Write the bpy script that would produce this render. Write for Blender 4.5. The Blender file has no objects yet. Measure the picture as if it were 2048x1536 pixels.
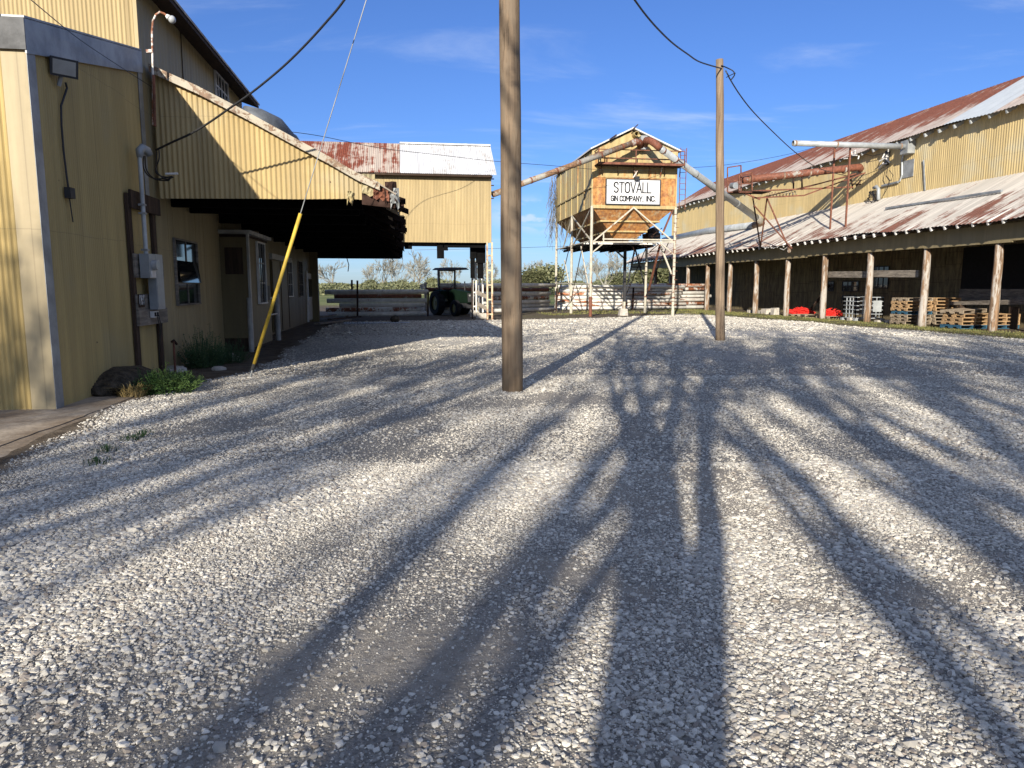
import bpy, math, random
import numpy as np
from mathutils import Vector, Matrix
R = math.radians
C = bpy.context.scene.collection
sc = bpy.context.scene
# exposure, sky and stone settings
SKY_S = .10; SKY_T = (.46, .575, .86); EXPO = .80; FILL_VEIL = .38
NS = (270000, 260000, 240000, 130000, 130000)
SHT = ((101, 12.0, .31, 3.8, .42, 2, 4, 3), (102, 13.5, .30, 5.2, .40, 2, 4, 3), (103, 14.0, .34, 4.6, .50, 3, 4, 3))
SHP = ((-9.6, -20, 1, 1.0, .4, 'tree far left behind the camera'), (-7.9, -17, 2, .82, .9, 'leaning tree left behind the camera'), (-6.3, -15, 1, .9, 1.6, 'tree left behind the camera'), (-4.9, -22, 2, .95, 2.6, 'slim tree behind left shoulder'), (-3.7, -20, 1, 1.15, 5.6, 'tall slim tree behind left shoulder'), (-2.3, -15, 2, .95, 3.9, 'shorter tree behind left shoulder'),
       (.12, -5.8, 0, .95, 0.2, 'forked tree added straight behind the camera in place of the photographer'), (1.75, -16, 2, 1.0, 5.1, 'tree behind right shoulder'), (3.2, -18, 1, 1.1, 4.4, 'tall tree right of the one behind the shoulder'), (4.6, -20, 2, 1.2, 1.1, 'spreading tree right behind the camera'),  # forked tree is added to cast the dark band of the photographer
       (6.0, -16, 2, 1.1, 2.2, 'tree right behind the camera'), (7.3, -23, 1, 1.3, 5.9, 'taller tree right behind the camera'), (8.8, -19, 2, 1.2, 3.0, 'tree far right behind the camera'), (11.0, -21, 2, 1.25, .9, 'outermost right tree behind the camera'))
# ---------------------------------------------------------------- camera model (a phone at eye height, yard axis = +Y)
TH = R(8.194); PITCH = R(7.63); F = 1440.0; EYE = 1.6
cT, sT, cP, sP = math.cos(TH), math.sin(TH), math.cos(PITCH), math.sin(PITCH)
def ray(u, v):
    r = (u-1024)/F; up = (768-v)/F
    z = up*cP - sP; f = cP + up*sP
    return r*cT + f*sT, -r*sT + f*cT, z
def onx(u, v, x):
    d = ray(u, v); t = x/d[0]; return Vector((x, t*d[1], EYE+t*d[2]))
def ony(u, v, y):
    d = ray(u, v); t = y/d[1]; return Vector((t*d[0], y, EYE+t*d[2]))
def onz(u, v, z=0.0):
    d = ray(u, v); t = (z-EYE)/d[2]; return Vector((t*d[0], t*d[1], z))
def atf(u, v, f):            # at forward distance f from the eye
    d = ray(u, v); ff = d[0]*sT + d[1]*cT; t = f/ff; return Vector((t*d[0], t*d[1], EYE+t*d[2]))
SUN_AZ = R(22.2); SUN_EL = R(18.3)
# ---------------------------------------------------------------- mesh builder
class MB:
    def __init__(s): s.v = []; s.f = []
    def quad(s, a, b, c, d):
        n = len(s.v); s.v += [tuple(a), tuple(b), tuple(c), tuple(d)]; s.f.append((n, n+1, n+2, n+3)); return s
    def poly(s, pts):
        n = len(s.v); s.v += [tuple(p) for p in pts]; s.f.append(tuple(range(n, n+len(pts)))); return s
    def box(s, x0, x1, y0, y1, z0, z1):
        n = len(s.v)
        s.v += [(x, y, z) for z in (z0, z1) for (x, y) in ((x0, y0), (x1, y0), (x1, y1), (x0, y1))]
        s.f += [(n, n+3, n+2, n+1), (n+4, n+5, n+6, n+7), (n, n+1, n+5, n+4), (n+1, n+2, n+6, n+5), (n+2, n+3, n+7, n+6), (n+3, n, n+4, n+7)]
        return s
    def hexa(s, b, t):          # bottom quad, top quad
        n = len(s.v); s.v += [tuple(p) for p in b] + [tuple(p) for p in t]
        s.f += [(n, n+3, n+2, n+1), (n+4, n+5, n+6, n+7), (n, n+1, n+5, n+4), (n+1, n+2, n+6, n+5), (n+2, n+3, n+7, n+6), (n+3, n, n+4, n+7)]
        return s
    def prism(s, pts, d):       # polygon extruded along vector d
        n = len(s.v); k = len(pts); d = Vector(d)
        s.v += [tuple(Vector(p)) for p in pts] + [tuple(Vector(p)+d) for p in pts]
        s.f.append(tuple(range(n+k-1, n-1, -1))); s.f.append(tuple(range(n+k, n+2*k)))
        for i in range(k): j = (i+1) % k; s.f.append((n+i, n+j, n+k+j, n+k+i))
        return s
    def bar(s, p, q, w, h=None, upv=(0, 0, 1)):
        h = h or w; p = Vector(p); q = Vector(q); d = (q-p).normalized(); u = Vector(upv)
        if abs(d.dot(u)) > .98: u = Vector((1, 0, 0))
        a = d.cross(u).normalized()*w/2; b = a.cross(d).normalized()*h/2
        return s.hexa([p-a-b, p+a-b, p+a+b, p-a+b], [q-a-b, q+a-b, q+a+b, q-a+b])
    def tube(s, pts, r, n=10, cap=True):
        pts = [Vector(p) for p in pts]; k = len(pts)
        rs = r if isinstance(r, (list, tuple)) else [r]*k
        base = len(s.v); ref = None
        for i, p in enumerate(pts):
            d = (pts[min(i+1, k-1)]-pts[max(i-1, 0)])
            d = d.normalized() if d.length > 1e-9 else Vector((0, 0, 1))
            if ref is None:
                ref = Vector((0, 0, 1)) if abs(d.z) < .9 else Vector((1, 0, 0))
            a = (ref - d*ref.dot(d))
            if a.length < 1e-4: a = d.orthogonal()
            a.normalize(); ref = a; b = d.cross(a)
            for j in range(n):
                t = 2*math.pi*j/n; s.v.append(tuple(p + (a*math.cos(t)+b*math.sin(t))*rs[i]))
        for i in range(k-1):
            for j in range(n):
                j2 = (j+1) % n; o = base+i*n
                s.f.append((o+j, o+j2, o+n+j2, o+n+j))
        if cap:
            s.f.append(tuple(base+j for j in range(n-1, -1, -1))); s.f.append(tuple(base+(k-1)*n+j for j in range(n)))
        return s
    def pipe(s, pts, r, n=14, wall=.02):   # open-ended hollow pipe
        pts = [Vector(p) for p in pts]
        s.tube(pts, r, n, cap=False); b0 = len(s.v)
        s.tube(pts, r-wall, n, cap=False)
        k = len(pts); o0 = b0-k*n
        for j in range(n):
            j2 = (j+1) % n
            s.f.append((o0+j2, o0+j, b0+j, b0+j2)); e0 = o0+(k-1)*n; e1 = b0+(k-1)*n
            s.f.append((e0+j, e0+j2, e1+j2, e1+j))
        return s
    def ball(s, c, r, n=8, sq=(1, 1, 1)):
        c = Vector(c); m = n//2; base = len(s.v)
        for i in range(m+1):
            ph = math.pi*i/m
            for j in range(n):
                t = 2*math.pi*j/n
                s.v.append((c.x+r*sq[0]*math.sin(ph)*math.cos(t), c.y+r*sq[1]*math.sin(ph)*math.sin(t), c.z+r*sq[2]*math.cos(ph)))
        for i in range(m):
            for j in range(n):
                j2 = (j+1) % n; s.f.append((base+i*n+j, base+(i+1)*n+j, base+(i+1)*n+j2, base+i*n+j2))
        return s
    def build(s, name, mat, parent=None, smooth=False, **props):
        me = bpy.data.meshes.new(name)
        off = parent.matrix_world.translation if parent else Vector((0, 0, 0))
        if parent:
            off = Vector(parent.location); pp = parent.parent
            while pp: off = off + Vector(pp.location); pp = pp.parent
        v = np.array(s.v, dtype=np.float64) - np.array(off)
        me.from_pydata(v.tolist(), [], s.f)
        if smooth:
            me.polygons.foreach_set('use_smooth', [True]*len(me.polygons))
        me.materials.append(mat); me.update()
        o = bpy.data.objects.new(name, me); C.objects.link(o)
        if parent: o.parent = parent
        for k_, v_ in props.items(): o[k_] = v_
        return o
def corr(mb, p0, ud, L, zb, zt, nrm, pitch=.068, amp=.009, seg=6, rows=1, jit=0.0, vdir=None):
    """corrugated sheet: columns along ud from p0; zb(t), zt(t) give bottom / top"""
    p0 = Vector(p0); ud = Vector(ud).normalized(); nrm = Vector(nrm)
    vd = Vector(vdir) if vdir else Vector((0, 0, 1))
    n = max(2, int(L/pitch*seg)); base = len(mb.v)
    zb_ = zb if callable(zb) else (lambda t: zb); zt_ = zt if callable(zt) else (lambda t: zt)
    for i in range(n+1):
        t = L*i/n; o = nrm*(amp*math.sin(2*math.pi*t/pitch))
        b, h = zb_(t), zt_(t)
        for k in range(rows+1):
            q = p0+ud*t+vd*(b+(h-b)*k/rows)+o
            if jit: q = q + nrm*(jit*math.sin(t*1.7+k*2.1)*math.sin(k*1.3+t*.37))
            mb.v.append(tuple(q))
    for i in range(n):
        for k in range(rows):
            a = base+i*(rows+1)+k; mb.f.append((a, a+rows+1, a+rows+2, a+1))
    return mb
def empty(name, loc, label=None, cat=None, group=None):
    o = bpy.data.objects.new(name, None); C.objects.link(o); o.location = loc; o.empty_display_size = .2
    if label: o['label'] = label
    if cat: o['category'] = cat
    if group: o['group'] = group
    return o
def tag(o, label, cat, group=None):
    o['label'] = label; o['category'] = cat
    if group: o['group'] = group
    return o
def copy_tree(o, parent=None):
    c = o.copy(); C.objects.link(c)
    if parent: c.parent = parent
    for ch in [x for x in bpy.data.objects if x.parent == o and x != c]: copy_tree(ch, c)
    return c
# ---------------------------------------------------------------- materials
class NT:
    def __init__(s, name):
        s.m = bpy.data.materials.new(name); s.m.use_nodes = True
        s.t = s.m.node_tree; s.n = s.t.nodes; s.b = s.n['Principled BSDF']
        s.pos = s.n.new('ShaderNodeNewGeometry').outputs['Position']
    def L(s, a, b): s.t.links.new(a, b)
    def put(s, inp, v):
        if isinstance(v, bpy.types.NodeSocket): s.L(v, inp)
        else:
            if hasattr(inp.default_value, '__len__') and not hasattr(v, '__len__'): v = (v, v, v) + ((1,) if len(inp.default_value) == 4 else ())
            if hasattr(v, '__len__') and len(v) == 3 and len(inp.default_value) == 4: v = tuple(v)+(1,)
            inp.default_value = v
    def map(s, scale, src=None):
        m = s.n.new('ShaderNodeVectorMath'); m.operation = 'MULTIPLY'
        s.L(src or s.pos, m.inputs[0]); m.inputs[1].default_value = scale; return m.outputs[0]
    def noise(s, scale, detail=4, rough=.6, vec=None, col=False, dist=0):
        q = s.n.new('ShaderNodeTexNoise')
        if hasattr(scale, '__len__'): v = s.map(scale, vec); q.inputs['Scale'].default_value = 1
        else: v = vec or s.pos; q.inputs['Scale'].default_value = scale
        s.L(v, q.inputs['Vector']); q.inputs['Detail'].default_value = detail; q.inputs['Roughness'].default_value = rough
        q.inputs['Distortion'].default_value = dist
        return q.outputs['Color' if col else 'Fac']
    def voro(s, scale, out='Distance', feature='F1', vec=None, rnd=1.0):
        q = s.n.new('ShaderNodeTexVoronoi'); q.feature = feature
        if hasattr(scale, '__len__'): v = s.map(scale, vec); q.inputs['Scale'].default_value = 1
        else: v = vec or s.pos; q.inputs['Scale'].default_value = scale
        q.inputs['Randomness'].default_value = rnd
        s.L(v, q.inputs['Vector']); return q.outputs[out]
    def ramp(s, fac, lo, hi, a=0.0, b=1.0):
        m = s.n.new('ShaderNodeMapRange'); m.interpolation_type = 'SMOOTHSTEP'; s.put(m.inputs[0], fac)
        for i, v in enumerate((lo, hi, a, b)): m.inputs[i+1].default_value = v
        return m.outputs[0]
    def math(s, op, a, b=0.0, c=None):
        m = s.n.new('ShaderNodeMath'); m.operation = op; s.put(m.inputs[0], a); s.put(m.inputs[1], b)
        if c is not None: s.put(m.inputs[2], c)
        return m.outputs[0]
    def mix(s, fac, a, b, mode='MIX'):
        m = s.n.new('ShaderNodeMix'); m.data_type = 'RGBA'; m.blend_type = mode
        s.put(m.inputs[0], fac); s.put(m.inputs[6], a); s.put(m.inputs[7], b); return m.outputs[2]
    def xyz(s):
        q = s.n.new('ShaderNodeSeparateXYZ'); s.L(s.pos, q.inputs[0]); return q.outputs
    def comb(s, x, y, z):
        q = s.n.new('ShaderNodeCombineXYZ'); s.put(q.inputs[0], x); s.put(q.inputs[1], y); s.put(q.inputs[2], z); return q.outputs[0]
    def wn(s, v):
        q = s.n.new('ShaderNodeTexWhiteNoise'); q.noise_dimensions = '1D'; s.put(q.inputs['W'], v); return q.outputs['Value']
    def rnd(s): return s.n.new('ShaderNodeObjectInfo').outputs['Random']
    def bump(s, h, dist, strength=1.0):
        q = s.n.new('ShaderNodeBump'); q.inputs['Distance'].default_value = dist; q.inputs['Strength'].default_value = strength
        s.L(h, q.inputs['Height']); s.L(q.outputs[0], s.b.inputs['Normal']); return s
    def out(s, col, rough=.7, metal=0.0, spec=None):
        s.put(s.b.inputs['Base Color'], col); s.put(s.b.inputs['Roughness'], rough); s.put(s.b.inputs['Metallic'], metal)
        if spec is not None: s.b.inputs['Specular IOR Level'].default_value = spec
        return s.m
def simple(name, col, rough=.7, metal=0.0, var=.25, scale=3.0, spec=None):
    t = NT(name); n = t.noise(scale, 5, .65)
    dark = tuple(c*(1-var) for c in col); lite = tuple(min(1, c*(1+var)) for c in col)
    return t.out(t.mix(t.ramp(n, .3, .7), dark, lite), rough, metal, spec)
def yellow_metal(name, base=(.47, .35, .16), rustamt=.0, dots=True, fade=.35, wash=(.33, .31, .24)):
    t = NT(name)
    st = t.noise((5, 5, .35), 5, .6); big = t.noise(.5, 3, .6)
    col = t.mix(t.ramp(st, .35, .7), tuple(c*.80 for c in base), base)
    col = t.mix(t.math('MULTIPLY', t.ramp(big, .5, .75), fade), col, wash)
    X_ = t.xyz(); s_ = t.math('ADD', X_[0], X_[1]); sh_ = t.wn(t.math('FLOOR', t.math('MULTIPLY', s_, 1/.66)))
    col = t.mix(t.ramp(sh_, 0, 1, .16, 0), col, tuple(c*.5 for c in base)); lap = t.math('FRACT', t.math('MULTIPLY', s_, 1/.66)); col = t.mix(t.ramp(lap, 0, .035, .40, 0), col, (.12, .09, .05))
    hl = t.math('FRACT', t.math('MULTIPLY', t.math('ADD', X_[2], t.math('MULTIPLY', sh_, .05)), 1/2.35)); col = t.mix(t.ramp(hl, 0, .006, .45, 0), col, (.10, .08, .05))
    dr_ = t.noise((13, 13, .22), 4, .6); col = t.mix(t.ramp(dr_, .60, .78, 0, .38), col, (.20, .16, .10))
    fine = t.noise((30, 30, 3), 4, .7)
    col = t.mix(t.ramp(fine, .62, .8, 0, .35), col, (.20, .13, .06))
    if rustamt:
        r = t.noise((2.2, 2.2, .8), 8, .7); r2 = t.noise((9, 9, .7), 6, .7)
        rr = t.math('ADD', t.math('MULTIPLY', r, .6), t.math('MULTIPLY', r2, .4))
        rustc = t.mix(t.ramp(t.noise(6, 6), .35, .65), (.24, .088, .03), (.47, .215, .06))
        col = t.mix(t.ramp(rr, .62-rustamt*.3, .74-rustamt*.3, 0, .92), col, rustc)
    if dots:
        d = t.voro(1.7); col = t.mix(t.ramp(d, .018, .028, 1, 0), col, (.06, .03, .02))
    b = t.noise(2.5, 3); t.bump(b, .02, .5)
    return t.out(col, .62, 0, .35)
def rust_roof(name, axis, white, rust, bias=0.0, grad=None, zinc=None):
    """axis: 'x' slope runs along x (sheets side by side in y) or 'y'"""
    t = NT(name); X = t.xyz(); a = X[1] if axis == 'x' else X[0]
    sl = (.25, 5.5, .25) if axis == 'x' else (5.5, .25, .25)
    sheet = t.wn(t.math('FLOOR', t.math('MULTIPLY', a, 1/.66)))
    s1 = t.noise(sl, 6, .7, dist=.3); s2 = t.noise((1.1, 1.1, 1.1), 5, .65); s3 = t.noise(tuple(c*4 for c in sl), 5, .75)
    v = t.math('ADD', t.math('MULTIPLY', s1, .42), t.math('MULTIPLY', s2, .38))
    v = t.math('ADD', v, t.math('MULTIPLY', s3, .2)); v = t.math('ADD', v, t.math('MULTIPLY', t.math('SUBTRACT', sheet, .5), .10))
    v = t.math('ADD', v, bias)
    if grad:
        g = t.ramp(X[2] if grad[0] == 'z' else X[1], grad[1], grad[2], 0, grad[3]); v = t.math('ADD', v, g)
    rc = t.mix(t.ramp(t.noise(8, 5, .7), .35, .7), tuple(c*.6 for c in rust), rust)
    wc = t.mix(t.ramp(t.noise(sl, 3), .35, .7), tuple(c*.7 for c in white), white)
    col = t.mix(t.ramp(v, .475, .56), wc, rc)
    if zinc:
        zc = t.math('MULTIPLY', t.ramp(X[1], zinc[0], zinc[0]+.05), t.ramp(X[1], zinc[1], zinc[1]+.05, 1, 0))
        col = t.mix(zc, col, t.mix(t.noise(2, 3), (.30, .33, .36), (.42, .45, .47)))
    lap = t.math('FRACT', t.math('MULTIPLY', a, 1/.66)); col = t.mix(t.ramp(lap, 0, .03, .45, 0), col, (.05, .03, .02))
    return t.out(col, .75, 0, .3)
def wood(name, base, dark, scale=(14, 14, .6), rough=.85, bmp=.01, blotch=None):
    t = NT(name); g = t.noise(scale, 8, .7, dist=.4); g2 = t.noise(1.3, 4)
    kn = t.voro((3.2, 3.2, 1.1)); col = t.mix(t.ramp(g, .35, .68), dark, base); col = t.mix(t.ramp(kn, .03, .10, .6, 0), col, tuple(c*.4 for c in dark)); col = t.mix(t.ramp(g2, .4, .75, 0, .4), col, tuple(c*.55 for c in base))
    if blotch: col = t.mix(t.ramp(t.noise((6, 6, .9), 6, .7), .47, .56), col, blotch)
    cr = t.noise(tuple(c*2.2 for c in scale), 6, .8); col = t.mix(t.ramp(cr, .34, .43, .8, 0), col, tuple(c*.25 for c in dark))
    t.bump(g, bmp, .8); return t.out(col, rough, 0, .2)
def white_rust(name, white=(.72, .69, .62), rust=(.30, .11, .05), amt=.5, st=(2, 2, 1.2)):
    t = NT(name); a = t.noise(st, 7, .7); b = t.noise(12, 6, .7)
    v = t.math('ADD', t.math('MULTIPLY', a, .7), t.math('MULTIPLY', b, .3))
    w = t.mix(t.ramp(t.noise(4, 4), .3, .7), tuple(c*.75 for c in white), white)
    r = t.mix(t.ramp(t.noise(9, 4), .35, .65), tuple(c*.55 for c in rust), rust)
    return t.out(t.mix(t.ramp(v, .60-amt*.25, .66-amt*.25), w, r), .65, 0, .35)
M = {}
M['yel'] = yellow_metal('yellow_painted_metal')
M['yel_near'] = yellow_metal('yellow_painted_metal_grimy', base=(.46, .34, .135), fade=.5, wash=(.30, .275, .185))
M['yel_clean'] = yellow_metal('yellow_painted_metal_even', base=(.45, .345, .175), fade=.12, dots=False)
M['yel_rust'] = yellow_metal('yellow_metal_rust_stained', base=(.47, .35, .145), rustamt=.80, dots=False)
M['yel_rust2'] = yellow_metal('yellow_metal_light_rust', base=(.47, .365, .165), rustamt=.38, dots=False, wash=(.33, .33, .25), fade=.6)
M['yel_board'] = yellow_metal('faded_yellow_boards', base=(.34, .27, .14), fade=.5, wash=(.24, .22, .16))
M['hopper'] = yellow_metal('rusted_hopper_metal', base=(.50, .41, .25), rustamt=.84, dots=False, fade=.5)
M['galv'] = simple('galvanised_flashing', (.27, .28, .275), .55, .15, .28, 2.2)
M['galvp'] = simple('galvanised_pipe', (.38, .40, .40), .5, .2, .2, 2.0)
M['zinc_dirty'] = simple('dull_grey_steel', (.25, .27, .28), .55, .3, .3, 3)
M['board_shaded'] = yellow_metal('shade_darkened_boards', base=(.17, .13, .06), fade=.5, wash=(.11, .10, .07), dots=False)  # darker copy of the yellow boards; canopy shade is in the colour
M['elec'] = simple('grey_electrical_enamel', (.26, .28, .29), .4, .1, .1, 6)
M['glass'] = NT('window_glass').out((.012, .014, .015), .04, 0, .8)
M['clear'] = simple('clear_dome_glass', (.35, .36, .36), .08, 0, .1, 9, .8)
M['rust'] = simple('rust_brown_steel', (.15, .055, .03), .8, 0, .45, 5)
M['rust_dk'] = simple('dark_rusty_steel', (.045, .026, .02), .9, 0, .4, 5, .1)
M['torn'] = simple('torn_dark_sheet', (.018, .012, .010), .95, 0, .5, 5, .05)
M['shade_blk'] = simple('shade_black_panel', (.006, .006, .006), 1.0, 0, .3, 5, .03)  # near-black colour stands in for deep shade
M['dull'] = simple('shade_dark_flashing', (.12, .12, .118), .85, 0, .3, 4, .2)  # flashing colour darkened to imitate shade below the eave and fixture
M['dark_steel'] = simple('blackened_steel', (.03, .03, .032), .7, .1, .3, 5)
M['wrust'] = white_rust('flaking_white_paint_on_steel', amt=.05)
M['wrust_hi'] = white_rust('white_paint_mostly_rusted', amt=.55)
M['leg'] = white_rust('cream_painted_leg', white=(.52, .48, .38), rust=(.26, .12, .06), amt=.24, st=(4, 4, .9))
M['pipe_rusty'] = white_rust('rusty_grey_pipe', white=(.34, .32, .28), rust=(.22, .08, .045), amt=.85, st=(1.2, 1.2, 1.2))
M['pipe_tan'] = white_rust('grey_pipe_rust_stained', white=(.34, .32, .27), rust=(.27, .155, .085), amt=.55, st=(.8, .8, .8))
M['rust_orange'] = white_rust('white_pipe_orange_rust', white=(.74, .70, .62), rust=(.42, .15, .06), amt=.42, st=(.5, 1, 2.5))
M['pole'] = wood('utility_pole_wood', (.26, .188, .122), (.12, .085, .055), (16, 16, .5), blotch=(.185, .14, .095))
M['pole2'] = wood('pale_pole_wood', (.31, .23, .15), (.15, .105, .07), (16, 16, .6))
M['post'] = wood('peeling_post_wood', (.34, .21, .12), (.11, .075, .05), (18, 18, .8), blotch=(.40, .36, .31))
M['wood_dk'] = wood('old_dark_timber', (.07, .045, .03), (.03, .02, .015))
M['wood_gr'] = wood('grey_weathered_timber', (.30, .26, .21), (.13, .11, .09), (2.0, 2.0, 14))
M['wood_in'] = wood('shed_inside_boards', (.25, .20, .105), (.10, .08, .05), (6, 6, 1))
M['wood_br'] = wood('brown_mounting_board', (.085, .055, .038), (.035, .024, .018))
M['pallet'] = wood('pallet_timber', (.52, .34, .17), (.30, .19, .10), (3, 3, 12))
M['pallet_g'] = wood('grey_pallet_timber', (.40, .32, .22), (.22, .17, .12), (3, 3, 12))
M['pallet_b'] = wood('blue_painted_pallet', (.05, .15, .22), (.03, .08, .13), (3, 3, 12))
M['white'] = simple('old_white_paint', (.62, .60, .56), .6, 0, .15, 4)
M['sign'] = simple('sign_white_enamel', (.58, .58, .575), .5, 0, .03, 3)
M['letter'] = simple('sign_grey_lettering', (.02, .022, .025), .6, 0, .1, 3)
M['black'] = simple('black_rubber', (.009, .009, .010), .8, 0, .3, 6, .2)
M['duct_dk'] = simple('dark_grey_duct', (.12, .13, .14), .6, .1, .25, 3, .2)
M['black_pl'] = simple('black_cable', (.012, .012, .013), .45, 0, .3, 6)
M['yplastic'] = simple('yellow_guy_guard_plastic', (.56, .38, .045), .6, 0, .22, 4)
M['red'] = simple('red_plastic_strap', (.75, .035, .025), .5, 0, .25, 9)
M['trimg'] = simple('dull_white_trim', (.36, .35, .32), .7, 0, .2, 4)
M['tail'] = simple('weathered_rafter_end', (.42, .38, .31), .8, 0, .25, 6)
M['leg_tan'] = white_rust('tan_rusty_leg', white=(.58, .47, .30), rust=(.34, .15, .07), amt=.3, st=(4, 4, .9))
M['green'] = simple('tractor_green_paint', (.004, .012, .006), .8, 0, .2, 4, .1)
M['rimy'] = simple('tractor_yellow_rim', (.14, .11, .02), .45, 0, .2, 4)
M['conc'] = simple('concrete_block', (.42, .38, .32), .9, 0, .25, 7)
t = NT('dark_boulder'); n_ = t.noise(9, 8, .75); t.bump(n_, .05); M['rock'] = t.out(t.mix(t.ramp(n_, .35, .65), (.03, .026, .02), (.11, .09, .065)), .95, 0, .1)
M['boardw'] = simple('painted_floodlight_lens', (.30, .30, .28), .2, 0, .1, 6)
M['white_roof'] = rust_roof('white_painted_roof', 'y', (.66, .66, .66), (.55, .53, .50), bias=-.05)
M['roof_pass'] = rust_roof('rust_streaked_roof', 'y', (.55, .46, .38), (.24, .065, .035), bias=.045)
M['roof_up'] = rust_roof('long_rusty_roof', 'x', (.44, .37, .32), (.21, .075, .045), bias=-.055, grad=('z', 8.9, 10.4, .17), zinc=(27.6, 30.4))
M['roof_low'] = rust_roof('whitewashed_rusty_roof', 'x', (.56, .515, .445), (.21, .09, .06), bias=.022, grad=('z', 4.1, 5.6, -.10))
M['roof_can'] = simple('canopy_roof_sheet', (.33, .27, .20), .7, 0, .4, 3)
M['trim_old'] = white_rust('weathered_canopy_trim', white=(.42, .37, .28), rust=(.24, .15, .09), amt=.45, st=(3, 3, 3))
M['corner'] = yellow_metal('mottled_corner_trim', base=(.42, .34, .20), fade=.95, wash=(.29, .295, .28))
M['yfar'] = yellow_metal('yellow_shed_wall', base=(.66, .50, .235), fade=.75, wash=(.52, .49, .35), dots=False)
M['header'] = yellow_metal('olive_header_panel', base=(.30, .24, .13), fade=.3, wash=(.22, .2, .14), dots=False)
M['tarp_bark'] = simple('grey_bark', (.16, .13, .11), .9, 0, .3, 6)
M['bark_pale'] = simple('pale_bare_bark', (.24, .225, .18), .9, 0, .25, 3)
def leafmat(name, a, b):
    t = NT(name); r = t.noise(1.7, 4, .7)
    c = t.mix(t.ramp(r, .35, .65), a, b); t.out(c, .6, 0, .25)
    t.b.inputs['Transmission Weight'].default_value = 0
    return t.m
M['leaf'] = leafmat('fresh_green_leaf', (.035, .075, .018), (.085, .135, .035))
M['leaf_dk'] = leafmat('dark_green_leaf', (.02, .05, .02), (.05, .09, .03))
M['leaf_far'] = leafmat('field_edge_foliage', (.10, .115, .055), (.22, .215, .11))
M['leaf_olive'] = leafmat('budding_twig_foliage', (.16, .17, .10), (.25, .24, .15))
M['dry'] = leafmat('dry_straw_grass', (.30, .22, .09), (.42, .32, .15))
M['grass'] = leafmat('short_worn_grass', (.10, .12, .035), (.22, .19, .07))
M['vine'] = simple('dead_brown_vine', (.15, .125, .075), .9, 0, .3, 6)
# ground
t = NT('yard_ground')
at = t.n.new('ShaderNodeAttribute'); at.attribute_name = 'zone'
sep = t.n.new('ShaderNodeSeparateColor'); t.L(at.outputs['Color'], sep.inputs[0])
gv, gr, di = sep.outputs
vc = t.voro(26, 'Color'); vd = t.voro(26, 'Distance'); vf = t.voro(75, 'Color'); vfd = t.voro(75)
sepv = t.n.new('ShaderNodeSeparateColor'); t.L(vc, sepv.inputs[0]); sepf = t.n.new('ShaderNodeSeparateColor'); t.L(vf, sepf.inputs[0])
big = t.noise(.35, 5, .6); mid = t.noise(2.5, 5, .65); grn = t.noise(55, 6, .8); grn2 = t.noise(9, 6, .75)
stone = t.mix(t.ramp(sepv.outputs[0], .1, .9), (.30, .28, .24), (.70, .65, .55))
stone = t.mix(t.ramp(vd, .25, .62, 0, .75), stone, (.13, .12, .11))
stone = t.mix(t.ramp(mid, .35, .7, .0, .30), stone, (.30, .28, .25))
fines = t.mix(t.ramp(sepf.outputs[0], 0, 1), (.17, .155, .128), (.36, .33, .28)); fines = t.mix(t.ramp(t.xyz()[1], 9, 24), fines, t.mix(t.ramp(sepf.outputs[1], 0, 1), (.50, .465, .40), (.72, .67, .575)))  # fines coloured lighter with distance, imitating sun caught on stone sides
fines = t.mix(t.ramp(grn, .3, .7), t.mix(.5, fines, (.24, .225, .205)), fines)
dirt = t.mix(t.ramp(grn2, .3, .7), (.30, .262, .205), (.46, .405, .325)); dirt = t.mix(t.ramp(grn, .35, .65, .35, 0), dirt, (.12, .11, .10))
sf = t.ramp(t.math('ADD', gv, t.math('MULTIPLY', t.math('SUBTRACT', grn2, .5), .5)), .35, .65)
lot = t.mix(sf, t.mix(t.ramp(gv, .05, .4), dirt, fines), t.mix(t.ramp(t.noise(14, 4), .40, .56), fines, stone))
bare = t.mix(t.ramp(t.noise(3, 6, .7), .35, .65), (.085, .065, .045), (.17, .135, .095))
grs = t.mix(t.ramp(t.noise(7, 6, .7), .35, .65), (.09, .10, .035), (.22, .19, .09))
fld = t.mix(t.ramp(t.noise(.05, 5), .35, .65), (.10, .13, .04), (.22, .22, .09))
grs = t.mix(t.ramp(t.xyz()[1], 62, 75), grs, fld)
col = t.mix(di, lot, bare); col = t.mix(gr, col, grs)
h = t.math('ADD', t.math('MULTIPLY', t.ramp(vd, 0, .6, 1, 0), .7), t.math('MULTIPLY', t.ramp(vfd, 0, .6, 1, 0), .25))
h = t.math('ADD', t.math('MULTIPLY', h, t.ramp(gv, .1, .6, .30, 1)), t.math('ADD', t.math('MULTIPLY', grn2, .5), t.math('MULTIPLY', grn, .45)))
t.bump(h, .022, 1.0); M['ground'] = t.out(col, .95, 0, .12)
t = NT('limestone_gravel'); rr = t.rnd()
c = t.mix(rr, (.31, .287, .243), (.74, .69, .582)); c = t.mix(t.ramp(t.noise(40, 4), .35, .75, 0, .35), c, (.30, .28, .255))
c = t.mix(t.ramp(t.wn(t.math('MULTIPLY', rr, 917)), .82, .92, 0, .8), c, (.24, .20, .165)); M['stone'] = t.out(c, .9, 0, .2)
t = NT('slab_concrete')
n1 = t.noise(1.2, 6, .65); n2 = t.noise(14, 6, .75)
c = t.mix(t.ramp(n1, .35, .65), (.25, .19, .13), (.46, .385, .29)); c = t.mix(t.ramp(n2, .35, .65, .45, 0), c, (.11, .085, .06))
c = t.mix(t.ramp(t.voro(5.5), .02, .05, .8, 0), c, (.4, .38, .35)); t.bump(n2, .006); M['slab'] = t.out(c, .93, 0, .15)
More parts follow.
